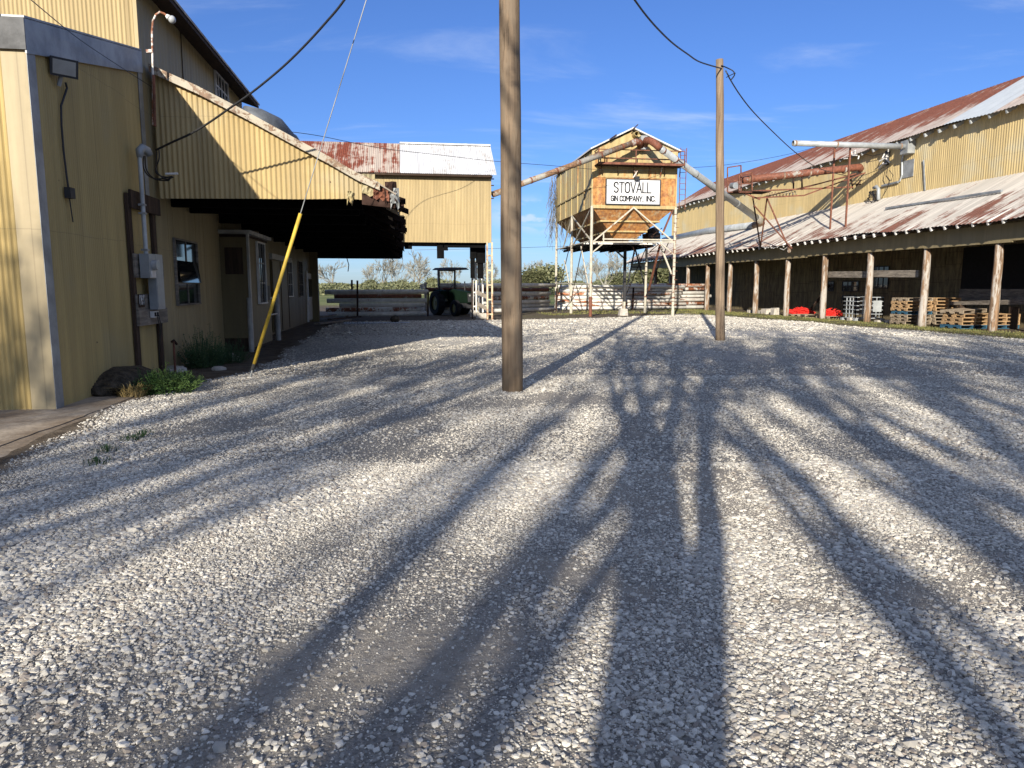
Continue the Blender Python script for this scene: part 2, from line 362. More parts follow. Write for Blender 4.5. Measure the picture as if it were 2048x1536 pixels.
# ---------------------------------------------------------------- camera, sun, sky
cam = bpy.data.cameras.new('camera'); cam.sensor_width = 36; cam.lens = 36*F/2048; cam.clip_end = 6000; cam.clip_start = .05
co = bpy.data.objects.new('camera', cam); C.objects.link(co); co.location = (0, 0, EYE)
co.rotation_euler = (R(90)-PITCH, 0, -TH); sc.camera = co
sd = Vector((math.sin(SUN_AZ)*math.cos(SUN_EL), math.cos(SUN_AZ)*math.cos(SUN_EL), -math.sin(SUN_EL)))
sl = bpy.data.lights.new('sun', 'SUN'); sl.energy = 4.6; sl.angle = R(.53); sl.color = (1.0, .93, .82)
so = bpy.data.objects.new('sun', sl); C.objects.link(so); so.rotation_euler = sd.to_track_quat('-Z', 'Y').to_euler(); so.location = (-20, -40, 30)
w = bpy.data.worlds.new('World'); sc.world = w; w.use_nodes = True
nt = w.node_tree; bg = nt.nodes['Background']; sky = nt.nodes.new('ShaderNodeTexSky'); sky.sky_type = 'NISHITA'
sky.sun_disc = False; sky.sun_elevation = SUN_EL; sky.sun_rotation = R(180)+SUN_AZ; sky.air_density = 1.0; sky.dust_density = .25; sky.ozone_density = 4.0
tc = nt.nodes.new('ShaderNodeTexCoord'); sx = nt.nodes.new('ShaderNodeSeparateXYZ'); nt.links.new(tc.outputs['Generated'], sx.inputs[0])
def wm(op, a, b=0.0):
    m = nt.nodes.new('ShaderNodeMath'); m.operation = op
    for i, v in enumerate((a, b)):
        if isinstance(v, bpy.types.NodeSocket): nt.links.new(v, m.inputs[i])
        else: m.inputs[i].default_value = v
    return m.outputs[0]
def wramp(f, a, b, c=0.0, d=1.0):
    m = nt.nodes.new('ShaderNodeMapRange'); m.interpolation_type = 'SMOOTHSTEP'; nt.links.new(f, m.inputs[0])
    for i, v in enumerate((a, b, c, d)): m.inputs[i+1].default_value = v
    return m.outputs[0]
zz = wm('MAXIMUM', wm('ADD', sx.outputs[2], .06), .03)
cx_ = wm('DIVIDE', sx.outputs[0], zz); cy_ = wm('DIVIDE', sx.outputs[1], zz)
cb = nt.nodes.new('ShaderNodeCombineXYZ'); nt.links.new(wm('MULTIPLY', cx_, .55), cb.inputs[0]); nt.links.new(wm('MULTIPLY', cy_, 1.5), cb.inputs[1])
n1 = nt.nodes.new('ShaderNodeTexNoise'); n1.inputs['Scale'].default_value = 1.15; n1.inputs['Detail'].default_value = 8; n1.inputs['Roughness'].default_value = .58; n1.inputs['Distortion'].default_value = .6
nt.links.new(cb.outputs[0], n1.inputs['Vector'])
wisp = wm('MULTIPLY', wramp(n1.outputs['Fac'], .50, .78), wramp(sx.outputs[2], .02, .25, .5, 1.0))
wisp = wm('MULTIPLY', wisp, .50)
fill_veil = wm('MULTIPLY', wm('MAXIMUM', wramp(sx.outputs[1], .15, -.55), wramp(sx.outputs[2], .62, .9)), FILL_VEIL)
wisp = wm('MAXIMUM', wisp, fill_veil)   # unseen cloud added behind the camera and overhead to lift and whiten shade
# one low small cumulus bank between pole and tower
v3 = ray(1085, 430); L3 = math.sqrt(sum(c*c for c in v3)); cdir = [c/L3 for c in v3]
vm = nt.nodes.new('ShaderNodeVectorMath'); vm.operation = 'SUBTRACT'; nt.links.new(tc.outputs['Generated'], vm.inputs[0]); vm.inputs[1].default_value = cdir
vs = nt.nodes.new('ShaderNodeVectorMath'); vs.operation = 'MULTIPLY'; nt.links.new(vm.outputs[0], vs.inputs[0]); vs.inputs[1].default_value = (11, 11, 40)
vl = nt.nodes.new('ShaderNodeVectorMath'); vl.operation = 'LENGTH'; nt.links.new(vs.outputs[0], vl.inputs[0])
n2 = nt.nodes.new('ShaderNodeTexNoise'); n2.inputs['Scale'].default_value = 26; n2.inputs['Detail'].default_value = 6
mp = nt.nodes.new('ShaderNodeVectorMath'); mp.operation = 'MULTIPLY'; nt.links.new(tc.outputs['Generated'], mp.inputs[0]); mp.inputs[1].default_value = (1, 1, 2.2); nt.links.new(mp.outputs[0], n2.inputs['Vector'])
cum = wm('MULTIPLY', wramp(vl.outputs['Value'], .3, 1.25, 1, 0), wramp(n2.outputs['Fac'], .42, .56)); cum = wm('MULTIPLY', cum, .6)
tint = nt.nodes.new('ShaderNodeMix'); tint.data_type = 'RGBA'; tint.blend_type = 'MULTIPLY'; tint.inputs[0].default_value = 1
nt.links.new(sky.outputs[0], tint.inputs[6]); tint.inputs[7].default_value = (SKY_T[0], SKY_T[1], SKY_T[2], 1)
mx = nt.nodes.new('ShaderNodeMix'); mx.data_type = 'RGBA'; nt.links.new(wm('MAXIMUM', wisp, cum), mx.inputs[0]); nt.links.new(tint.outputs[2], mx.inputs[6]); mx.inputs[7].default_value = (4.4, 5.0, 6.2, 1)
nt.links.new(mx.outputs[2], bg.inputs[0]); bg.inputs[1].default_value = SKY_S
sc.view_settings.view_transform = 'Standard'; sc.view_settings.look = 'None'; sc.view_settings.gamma = 1; sc.view_settings.exposure = EXPO
sc.view_settings.use_curve_mapping = False
sc.cycles.max_bounces = 6; sc.cycles.diffuse_bounces = 3; sc.cycles.glossy_bounces = 3; sc.cycles.transmission_bounces = 3; sc.cycles.sample_clamp_indirect = 6
# ---------------------------------------------------------------- ground
def vnoise(x, y, seed=0):
    xi = np.floor(x).astype(np.int64); yi = np.floor(y).astype(np.int64); xf = x-xi; yf = y-yi
    def hsh(a, b):
        n = (a*374761393 + b*668265263 + seed*1442695041) & 0xffffffff
        n = ((n ^ (n >> 13))*1274126177) & 0xffffffff
        return ((n ^ (n >> 16)) & 0xffff)/65535.0
    u = xf*xf*(3-2*xf); v = yf*yf*(3-2*yf)
    return (hsh(xi, yi)*(1-u)+hsh(xi+1, yi)*u)*(1-v) + (hsh(xi, yi+1)*(1-u)+hsh(xi+1, yi+1)*u)*v
def fbm(x, y, f, o=4, seed=0):
    s = 0; a = .5; tot = 0
    for i in range(o): s = s + a*vnoise(x*f, y*f, seed+i*17); tot += a; a *= .5; f *= 2
    return s/tot
PATCH = []     # worn places where the fine grey dirt shows, given where they lie in the yard
for (u, v, ru, rv) in ((800, 1290, 230, 52), (640, 1385, 110, 40), (900, 1370, 150, 40), (1240, 965, 120, 30), (1400, 950, 130, 28), (1500, 985, 110, 40), (1740, 1110, 170, 50),
                       (1890, 1150, 200, 50), (1600, 1040, 120, 30), (1150, 1180, 120, 40), (1120, 790, 60, 14), (1190, 1060, 90, 30), (1330, 1020, 120, 40), (980, 1320, 150, 50), (1980, 1230, 130, 45), (1700, 960, 120, 22), (1600, 1200, 120, 35)):
    c = onz(u, v); a = onz(u+ru, v); b = onz(u, v-rv); b2 = onz(u, v+rv)
    PATCH.append((c.x, c.y, (a-c).length, ((b-c).length+(b2-c).length)/2))
def patchm(x, y):
    m = np.zeros_like(x)
    wx = x+.9*(fbm(x, y, 1.8, 5, 5)-.5); wy = y+.9*(fbm(x, y, 1.8, 5, 9)-.5)
    for (a, b, rx, ry) in PATCH:
        # along view: rotate to camera axis
        dx = (wx-a)*cT-(wy-b)*sT; dy = (wx-a)*sT+(wy-b)*cT
        d = np.sqrt((dx/rx)**2+(dy/ry)**2); m = np.maximum(m, np.clip(1.5-d, 0, 1))
    return m
def cover(x, y):       # how thickly stones lie, 0..1
    n = fbm(x, y, .8, 5, 3); c = np.clip((n-.24)*4.2, .32, 1)
    for xr_, a_ in ((2.1, .4), (3.9, .4), (8.6, .55), (10.4, .55), (-.9, .3)):
        c = c*(1-a_*np.exp(-((x-xr_-.55*np.sin(y*.12)-.5*(fbm(x*.1, y, .5, 3, 66)-.5))/.24)**2)*np.clip(fbm(x, y, .4, 3, 67)*2.2-.4, 0, 1))   # old wheel tracks
    c = c*(1-.88*np.clip(patchm(x, y)*1.3, 0, 1)*np.clip(fbm(x, y, 3.1, 4, 88)*3-.62, .25, 1))
    far = np.clip((y-13)/10, 0, 1); n2 = fbm(x*.45, y, .35, 4, 31)
    return c*(1-far) + far*np.clip((n2-.25)*3.5, .35, .95)
def hgt(x, y):
    near = np.clip((46-y)/14, 0, 1)
    h = .05*(fbm(x, y, .35, 4, 21)-.5) + .022*(fbm(x, y, 2.2, 4, 22)-.5) + .018*cover(x, y)*fbm(x, y, 7, 3, 23)
    glx = np.interp(y, [-5, 6.2, 9.6, 11.1, 12.7], [-2.1, -3.35, -3.8, -3.85, -3.6]); h = h*(1-np.exp(-((x-glx)/.5)**2)*(y < 14)) + .028*np.exp(-((x-glx)/.55)**2)*(y < 14)
    return h*near
def zones(x, y):
    gl = np.interp(y, [-5, 6.2, 9.6, 11.1, 12.7, 14.2, 17, 20, 26, 40], [-2.1, -3.48, -3.92, -3.92, -3.55, -3.1, -3.0, -3.2, -3.4, -3.4])
    wob = .5*(fbm(x, y, .9, 4, 51)-.5)
    inl = np.clip((x-gl+wob)*3, 0, 1)
    gr_ = np.interp(y, [-5, 20, 30, 38, 60], [20.6, 19.2, 18.6, 17.6, 17])
    inr = np.clip((gr_-x+wob*1.6)*2.5, 0, 1)
    yb = np.interp(x, [-5, 3, 9, 12, 18], [34.5, 36.0, 37.2, 38.6, 44]); iny = np.clip((yb-y+wob*2)*1.2, 0, 1)
    lot = inl*inr*iny
    grass = np.clip((x-gr_+wob)*2, 0, 1)*np.clip((21.6-x+wob)*2, 0, 1)*np.clip((60-y)/3, 0, 1)*.8
    grass = np.maximum(grass, np.clip((y-62)/5, 0, 1))
    grass = np.maximum(grass, .35*np.clip(1-lot, 0, 1)*(fbm(x, y, .6, 4, 77) > .52)*(x > 5)*(x < 21))
    return cover(x, y)*lot, grass*(1-lot), 1-lot
xs = np.concatenate([-np.geomspace(1500, 16, 22), np.arange(-14, -6, .25), np.arange(-6, 10, .045), np.arange(10, 22, .12), np.arange(22, 30, .5), np.geomspace(31, 1500, 24)])
ys = np.concatenate([-np.geomspace(600, 4, 14), np.arange(-2, 1, .3), np.arange(1, 11, .045), np.arange(11, 24, .1), np.arange(24, 50, .22), np.geomspace(51, 3000, 40)])
X, Y = np.meshgrid(xs, ys); nx, ny = len(xs), len(ys)
xf, yf = X.ravel(), Y.ravel(); zf = hgt(xf, yf)
me = bpy.data.meshes.new('ground'); N = nx*ny
me.vertices.add(N); me.vertices.foreach_set('co', np.stack([xf, yf, zf], 1).ravel())
ii = (np.arange(ny-1)[:, None]*nx+np.arange(nx-1)[None, :]).ravel()
q = np.stack([ii, ii+1, ii+nx+1, ii+nx], 1).ravel()
me.loops.add(len(q)); me.loops.foreach_set('vertex_index', q); me.polygons.add(len(ii)); me.polygons.foreach_set('loop_start', np.arange(len(ii))*4)
me.polygons.foreach_set('use_smooth', np.ones(len(ii), dtype=bool)); me.update(calc_edges=True); me.validate()
ca = me.attributes.new('zone', 'FLOAT_COLOR', 'POINT'); z1, z2, z3 = zones(xf, yf)
ca.data.foreach_set('color', np.stack([z1, z2, z3, np.ones(N)], 1).ravel().astype(np.float32))
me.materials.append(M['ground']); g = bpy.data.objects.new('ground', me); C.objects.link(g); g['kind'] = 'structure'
# slab by the annex
mb = MB(); random.seed(4)
edge = [(-3.05, 3.0), (-3.3, 6.1), (-3.55, 7.5), (-3.78, 9.0), (-3.86, 10.6), (-3.82, 11.6), (-3.9, 12.6)]
seam = [(-4.25, 3.0), (-4.17, 5.2), (-4.02, 6.6), (-4.0, 8.0), (-3.93, 9.5), (-3.92, 11.0), (-3.94, 12.6)]
e2 = []
for i in range(len(edge)-1):
    for k in range(8):
        t_ = k/8; e2.append((edge[i][0]*(1-t_)+edge[i+1][0]*t_+random.uniform(-.03, .03), edge[i][1]*(1-t_)+edge[i+1][1]*t_))
s2 = []
for i in range(len(seam)-1):
    for k in range(8):
        t_ = k/8; s2.append((seam[i][0]*(1-t_)+seam[i+1][0]*t_+random.uniform(-.018, .018)-.02, seam[i][1]*(1-t_)+seam[i+1][1]*t_))
for a, b in zip(s2[:-1], s2[1:]):
    mb.hexa([(-14, a[1], -.1), (a[0], a[1], -.1), (b[0], b[1], -.1), (-14, b[1], -.1)], [(-14, a[1], .06), (a[0], a[1], .045), (b[0], b[1], .045), (-14, b[1], .06)])
sl1 = mb.build('concrete_slab', M['slab']); sl1['kind'] = 'structure'
mb = MB()
for i in range(len(s2)-1):
    a, b, c, d = s2[i], s2[i+1], e2[i], e2[i+1]
    mb.hexa([(a[0]+.012, a[1], -.1), (c[0], c[1], -.1), (d[0], d[1], -.1), (b[0]+.012, b[1], -.1)], [(a[0]+.012, a[1], .036), (c[0]+.1, c[1], .004), (d[0]+.1, d[1], .004), (b[0]+.012, b[1], .036)])
sl2 = mb.build('concrete_apron', M['slab']); sl2['kind'] = 'structure'
# ---------------------------------------------------------------- loose stones (stuff)
rng = np.random.default_rng(7)
def scatter(n, f0, f1, dens_pow=1.0, cov=True, thr=0.0):
    f = f0+(f1-f0)*rng.random(n)**dens_pow; hw = .76*f+.4
    r = (rng.random(n)*2-1)*hw
    x = r*cT+f*sT; y = -r*sT+f*cT
    z1, z2, z3 = zones(x, y)
    keep = rng.random(n) < (z1 if cov else np.maximum(.5, z1*.6+.3)*(1-z3)); keep &= (x > -4.6)
    x, y = x[keep], y[keep]; return x, y
sets = []
for (n, f0, f1, p, s0, s1, cov) in ((NS[0], 1.9, 6.5, .62, .0045, .0165, True), (NS[1], 5.0, 13.0, .72, .006, .018, True), (NS[2], 1.9, 5.8, .6, .002, .0055, False), (NS[3], 11, 24, .6, .011, .027, True), (NS[4], 21, 42, .6, .02, .048, True)):
    x, y = scatter(n, f0, f1, p, cov); k = len(x)
    s = (s0+(s1-s0)*rng.random(k)**3.2)*(.62+.85*np.clip((fbm(x, y, .9, 3, 91)-.25)*2, 0, 1)); big = rng.random(k) < .008; s[big] *= 1.7
    sets.append((x, y, hgt(x, y)+s*.18, s))
px = np.concatenate([a[0] for a in sets]); py = np.concatenate([a[1] for a in sets]); pz = np.concatenate([a[2] for a in sets]); ps = np.concatenate([a[3] for a in sets])
me = bpy.data.meshes.new('loose_gravel'); me.vertices.add(len(px)); me.vertices.foreach_set('co', np.stack([px, py, pz], 1).ravel())
a_ = me.attributes.new('sc', 'FLOAT', 'POINT'); a_.data.foreach_set('value', ps.astype(np.float32))
go = bpy.data.objects.new('loose_gravel', me); C.objects.link(go); go['kind'] = 'stuff'; tag(go, 'loose pale limestone gravel covering the yard', 'gravel')
ng = bpy.data.node_groups.new('stones', 'GeometryNodeTree'); ng.interface.new_socket('Geometry', in_out='INPUT', socket_type='NodeSocketGeometry'); ng.interface.new_socket('Geometry', in_out='OUTPUT', socket_type='NodeSocketGeometry')
gi = ng.nodes.new('NodeGroupInput'); gout = ng.nodes.new('NodeGroupOutput'); ln = ng.links.new
gti = ng.nodes.new('GeometryNodeGeometryToInstance')
for k in range(7):
    ico = ng.nodes.new('GeometryNodeMeshIcoSphere'); ico.inputs['Subdivisions'].default_value = 1 if k < 5 else 2; ico.inputs['Radius'].default_value = 1
    sp = ng.nodes.new('GeometryNodeSetPosition'); nz = ng.nodes.new('ShaderNodeTexNoise'); nz.noise_dimensions = '4D'
    nz.inputs['W'].default_value = k*7.3; nz.inputs['Scale'].default_value = 1.1; nz.inputs['Detail'].default_value = 2
    ps_ = ng.nodes.new('GeometryNodeInputPosition'); ln(ps_.outputs[0], nz.inputs['Vector'])
    sub = ng.nodes.new('ShaderNodeVectorMath'); sub.operation = 'SUBTRACT'; ln(nz.outputs['Color'], sub.inputs[0]); sub.inputs[1].default_value = (.5, .5, .5)
    mul = ng.nodes.new('ShaderNodeVectorMath'); mul.operation = 'SCALE'; ln(sub.outputs[0], mul.inputs[0]); mul.inputs['Scale'].default_value = 1.9
    ln(ico.outputs[0], sp.inputs[0]); ln(mul.outputs[0], sp.inputs['Offset'])
    tr = ng.nodes.new('GeometryNodeTransform'); ln(sp.outputs[0], tr.inputs[0]); tr.inputs['Scale'].default_value = (1, .62+.05*k, .42+.05*((k*3) % 5))
    sm = ng.nodes.new('GeometryNodeSetMaterial'); sm.inputs['Material'].default_value = M['stone']; ln(tr.outputs[0], sm.inputs[0]); ln(sm.outputs[0], gti.inputs[0])
iop = ng.nodes.new('GeometryNodeInstanceOnPoints'); ln(gi.outputs[0], iop.inputs['Points']); ln(gti.outputs[0], iop.inputs['Instance']); iop.inputs['Pick Instance'].default_value = True
ri = ng.nodes.new('FunctionNodeRandomValue'); ri.data_type = 'INT'; ri.inputs[4].default_value = 0; ri.inputs[5].default_value = 6; ln(ri.outputs[2], iop.inputs['Instance Index'])
rv = ng.nodes.new('FunctionNodeRandomValue'); rv.data_type = 'FLOAT_VECTOR'; rv.inputs[0].default_value = (-.35, -.35, 0); rv.inputs[1].default_value = (.35, .35, 6.28); rv.inputs['Seed'].default_value = 5
ln(rv.outputs[0], iop.inputs['Rotation'])
na = ng.nodes.new('GeometryNodeInputNamedAttribute'); na.data_type = 'FLOAT'; na.inputs['Name'].default_value = 'sc'; ln(na.outputs[0], iop.inputs['Scale'])
ln(iop.outputs[0], gout.inputs[0])
md = go.modifiers.new('stones', 'NODES'); md.node_group = ng
# ---------------------------------------------------------------- left: annex, tall gin building, canopy
XW = -4.53; Y0 = 9.93; Y1 = 13.9
def interp(pts):
    xs_, ys_ = [p[0] for p in pts], [p[1] for p in pts]
    return lambda t: float(np.interp(t, xs_, ys_))
ann = empty('metal_annex', (XW, Y0, 0), 'low corrugated yellow annex nearest the camera, with grey metal corner trim', 'building')
topz = lambda t: 4.46+.243*t
corr(MB(), (XW, Y0, 0), (0, 1, 0), Y1-Y0, .03, topz, (1, 0, 0), pitch=.064, amp=.009).build('side_wall', M['yel_near'], ann)
corr(MB(), (-13, Y0, 0), (1, 0, 0), 13+XW, .03, 4.45, (0, -1, 0), pitch=.068, amp=.010).build('front_wall', M['yel_near'], ann)
MB().box(-13, XW-.03, Y0+.03, Y1, 0, 4.40).build('inner_frame', M['wood_dk'], ann)
mb = MB(); mb.box(XW-.27, XW+.016, Y0-.022, Y0-.013, .02, 4.5); mb.build('front_corner_trim', M['corner'], ann); MB().box(XW+.0165, XW+.022, Y0-.02, Y0+.19, .02, 4.55).build('side_corner_trim', M['galv'], ann)
MB().box(XW+.014, XW+.024, Y1-.16, Y1+.02, 3.2, topz(4)+.02).build('end_trim', M['galv'], ann)
mb = MB(); mb.hexa([(XW+.026, Y0-.06, 4.40), (XW+.045, Y0-.06, 4.40), (XW+.045, Y1+.02, 5.30), (XW+.026, Y1+.02, 5.30)], [(XW+.026, Y0-.06, 4.80), (XW+.045, Y0-.06, 4.80), (XW+.045, Y1+.02, 5.66), (XW+.026, Y1+.02, 5.66)])
mb.build('side_flashing', M['galv'], ann)
MB().box(-13, XW+.045, Y0-.075, Y0-.062, 4.44, 4.80).build('front_flashing', M['dull'], ann)
MB().hexa([(-13, Y0-.07, 4.805), (XW+.05, Y0-.07, 4.805), (XW+.05, Y1, 5.665), (-13, Y1, 5.665)], [(-13, Y0-.07, 4.83), (XW+.05, Y0-.07, 4.83), (XW+.05, Y1, 5.69), (-13, Y1, 5.69)]).build('roof', M['galv'], ann)
# fluorescent fixture
fl = empty('strip_light', (-5.0, Y0-.1, 4.9), 'white strip light fixture under the eave at the top left corner', 'light fixture')
MB().box(-6.6, -4.80, Y0-.24, Y0-.10, 4.86, 4.93).build('housing', M['white'], fl)
for k in (0, 1): MB().tube([(-6.55, Y0-.20+.08*k, 4.83), (-4.86, Y0-.20+.08*k, 4.83)], .02, 8).build('tube', M['white'], fl)
for xx in (-4.84, -6.58): MB().box(xx-.03, xx+.03, Y0-.23, Y0-.11, 4.80, 4.86).build('end_socket', M['white'], fl)
# tall building
gin = empty('gin_building', (XW, Y1, 0), 'tall yellow metal gin building rising behind the annex with a dark eave', 'building')
YE = onx(520, 222, -4.08).y; EZ = onx(405, 71, -4.08).z; WZ = onx(440, 128, XW).z
corr(MB(), (-14, Y1+.03, 0), (1, 0, 0), 14+XW, 4.6, lambda t: EZ-.1+.62*min(4.3+.45, max(.45, (14+XW)-t+.45))-max(0, 4.7-t)*.62, (0, -1, 0), pitch=.068, amp=.010).build('front_wall', M['yel_clean'], gin)
corr(MB(), (XW, Y1+.03, 0), (0, 1, 0), YE-Y1-.2, 4.9, WZ+.2, (1, 0, 0), pitch=.21, amp=.005, seg=4).build('side_wall', M['yel_board'], gin)
MB().box(-14, XW-.03, Y1+.08, YE-.3, 0, WZ).build('inner_frame', M['wood_dk'], gin)
MB().box(XW-.05, XW+.012, Y1+.01, Y1+.06, 5.6, WZ+.3).build('corner_trim', M['yel_clean'], gin)
for yy in (Y1+2.55, Y1+5.6): MB().box(XW+.006, XW+.014, yy, yy+.03, 5.2, WZ).build('panel_seam', M['wood_dk'], gin)
s30 = .62
MB().hexa([(-4.08, Y1-.35, EZ), (-4.08, YE, EZ), (-8.8, YE, EZ+4.72*s30), (-8.8, Y1-.35, EZ+4.72*s30)], [(-4.08, Y1-.35, EZ+.05), (-4.08, YE, EZ+.05), (-8.8, YE, EZ+.05+4.72*s30), (-8.8, Y1-.35, EZ+.05+4.72*s30)]).hexa([(-8.8, Y1-.35, EZ+4.72*s30), (-8.8, YE, EZ+4.72*s30), (-14, YE, EZ), (-14, Y1-.35, EZ)], [(-8.8, Y1-.35, EZ+.05+4.72*s30), (-8.8, YE, EZ+.05+4.72*s30), (-14, YE, EZ+.05), (-14, Y1-.35, EZ+.05)]).build('roof', M['roof_can'], gin)
MB().hexa([(-4.10, Y1-.3, EZ-.08), (-4.10, YE-.05, EZ-.08), (XW-.1, YE-.05, EZ+.10), (XW-.1, Y1-.3, EZ+.10)], [(-4.10, Y1-.3, EZ-.01), (-4.10, YE-.05, EZ-.01), (XW-.1, YE-.05, EZ+.20), (XW-.1, Y1-.3, EZ+.20)]).build('soffit', M['wood_dk'], gin)
# lower wall of vertical boards under the canopy
y = Y1+.06; mb = MB(); mb2 = None; random.seed(2)
while y < 35.7:
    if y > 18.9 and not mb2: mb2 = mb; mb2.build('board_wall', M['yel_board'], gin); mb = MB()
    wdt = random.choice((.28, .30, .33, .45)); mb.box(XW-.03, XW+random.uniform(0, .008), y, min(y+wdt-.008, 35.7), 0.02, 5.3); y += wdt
mb.build('rear_board_wall', M['board_shaded'], gin)
MB().box(-14, XW-.035, YE, 35.7, 0, 5.35).build('rear_block', M['wood_dk'], gin)
def window(u0, u1, v0, v1, nm, parent, cols=2, rows=3, fm='wood_gr', x=XW+.01, bars=0, dep=.05, label=None):
    um, vm = (u0+u1)/2, (v0+v1)/2
    ya, yb = onx(u0, vm, x).y, onx(u1, vm, x).y; zb, zt = onx(um, v1, x).z, onx(um, v0, x).z
    fr = MB(); t_ = .035
    fr.box(x, x+dep, ya-t_, ya, zb-t_, zt+t_).box(x, x+dep, yb, yb+t_, zb-t_, zt+t_).box(x, x+dep, ya, yb, zt, zt+t_).box(x, x+dep+.02, ya, yb, zb-t_, zb)
    o = fr.build(nm, M[fm], parent)
    if label: o['label'] = label
    MB().box(x+.002, x+.012, ya, yb, zb, zt).build('glass', M['glass'], o)
    g_ = MB()
    for i in range(1, cols): yy = ya+(yb-ya)*i/cols; g_.box(x+.012, x+.03, yy-.012, yy+.012, zb, zt)
    for i in range(1, rows): zz_ = zb+(zt-zb)*i/rows; g_.box(x+.0125, x+.033, ya, yb, zz_-.014, zz_+.014)
    if cols+rows > 2: g_.build('muntins', M[fm], o)
    if bars:
        b_ = MB()
        for i in range(bars): yy = ya+(yb-ya)*(i+.5)/bars; b_.box(x+.036, x+.05, yy-.008, yy+.008, zb, zt)
        b_.build('security_bars', M['dark_steel'], o)
    return o
window(430, 453, 157, 205, 'window', gin, cols=4, rows=2, fm='white', label='small high window with white frame and dark mullions')
w1 = window(350, 393, 484, 607, 'window', gin, cols=2, rows=3, fm='wood_gr', label='broad low window with a tilted open middle sash')
# tilted sash
ya, yb = onx(352, 560, XW).y, onx(392, 560, XW).y; zt_, zb_ = onx(372, 523, XW).z, onx(372, 565, XW).z
MB().hexa([(XW+.09, ya, zb_), (XW+.11, ya, zb_), (XW+.11, yb, zb_), (XW+.09, yb, zb_)], [(XW+.03, ya, zt_), (XW+.05, ya, zt_), (XW+.05, yb, zt_), (XW+.03, yb, zt_)]).build('tilted_sash', M['glass'], w1)
window(572, 583, 522, 592, 'window', gin, cols=3, rows=3, fm='white', bars=4, label='narrow barred window beside the sliding door')
window(597, 604, 524, 592, 'window', gin, cols=2, rows=3, fm='wood_gr', bars=3, label='narrow dim window before the white door')
# sliding door with pale header rail
ya, yb = onx(538, 515, XW).y, onx(570, 515, XW).y; zh = onx(552, 515, XW+.1).z
sdr = MB().box(XW+.02, XW+.07, ya, yb, .1, zh-.1).build('sliding_door', M['board_shaded'], gin)
MB().box(XW+.02, XW+.14, ya-.2, yb+.6, zh-.08, zh+.10).build('header_rail', M['trimg'], sdr)
for yy in (ya+.02, (ya+yb)/2, yb-.04): MB().box(XW+.072, XW+.09, yy, yy+.04, .1, zh-.12).build('batten', M['wood_dk'], sdr)
# white door
ya, yb = onx(613, 590, XW).y, onx(636, 590, XW).y; zt_ = onx(624, 548, XW).z
dr = MB().box(XW+.012, XW+.06, ya, yb, .12, zt_).build('door', M['trimg'], gin)
MB().box(XW+.062, XW+.068, ya+.35, yb-.35, zt_*.52, zt_-.25).build('glass', M['glass'], dr)
MB().box(XW+.062, XW+.074, ya+.08, ya+.28, zt_*.48, zt_*.56).build('handle_plate', M['galv'], dr)
MB().box(XW+.01, XW+.08, ya-.1, ya-.005, .05, zt_+.1).build('frame', M['white'], dr)
# end post and planks at far end
MB().box(XW-.2, XW+.35, 35.3, 35.62, 0, 3.6).build('end_post', M['board_shaded'], gin)
# ---- canopy
YC = 14.25
can = empty('loading_canopy', (XW, YC, 0), 'lean-to canopy with a sunlit yellow gable panel and torn rusty eave, deep shade beneath', 'canopy')
tp = [ony(u, v, YC) for (u, v) in ((303, 137), (400, 181), (500, 233), (600, 288), (660, 320), (715, 352), (760, 372), (792, 392))]
bt = [ony(u, v, YC) for (u, v) in ((303, 397), (500, 397.5), (600, 398), (700, 398), (724, 399))]
prof = [(p.x, p.z) for p in tp]
fz = interp([(p.x-tp[0].x, p.z-.03) for p in tp]); fb = interp([(p.x-tp[0].x, p.z+.006*math.sin(i*9)) for i, p in enumerate(bt)])
xg = bt[-1].x
corr(MB(), (tp[0].x, YC, 0), (1, 0, 0), xg-tp[0].x, fb, fz, (0, -1, 0), pitch=.088, amp=.013, rows=6, jit=.006).build('gable_panel', M['yel'], can)
def roofprism(mbq, prof, y0, y1, dz0, dz1):
    for (a, b) in zip(prof[:-1], prof[1:]):
        mbq.hexa([(a[0], y0, a[1]+dz0), (b[0], y0, b[1]+dz0), (b[0], y1, b[1]+dz0), (a[0], y1, a[1]+dz0)], [(a[0], y0, a[1]+dz1), (b[0], y0, b[1]+dz1), (b[0], y1, b[1]+dz1), (a[0], y1, a[1]+dz1)])
    return mbq
roofprism(MB(), prof, YC-.14, 35.75, 0, .03).build('roof', M['roof_can'], can)
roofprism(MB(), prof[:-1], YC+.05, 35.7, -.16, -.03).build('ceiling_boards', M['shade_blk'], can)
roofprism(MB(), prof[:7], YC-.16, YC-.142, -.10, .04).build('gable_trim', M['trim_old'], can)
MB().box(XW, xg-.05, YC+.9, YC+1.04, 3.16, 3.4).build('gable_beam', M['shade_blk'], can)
random.seed(12)
p0 = ony(724, 398, YC); p1 = ony(790, 398, YC); 
MB().hexa([(p0.x, YC-.02, 3.16), (p1.x, YC-.02, 3.1), (p1.x, YC+.04, 3.1), (p0.x, YC+.04, 3.16)], [(p0.x, YC-.02, 3.42), (p1.x, YC-.02, 3.26), (p1.x, YC+.04, 3.26), (p0.x, YC+.04, 3.42)]).build('rotten_board', M['rust_dk'], can)
def crumple(mbq, c, wx, wz, n=5, seed=0, depth=.12):
    rd = random.Random(seed); pts = []
    for i in range(n+1):
        for j in range(n+1):
            rag = rd.uniform(-.25, .25)*(j == 0)
            pts.append((c[0]+wx*(i/n-.5)*(1+.2*rd.random()), c[1]+rd.uniform(-depth, depth), c[2]+wz*(j/n+rag)))
    b = len(mbq.v); mbq.v += pts
    for i in range(n):
        for j in range(n):
            a = b+i*(n+1)+j; mbq.f.append((a, a+n+1, a+n+2, a+1))
    return mbq
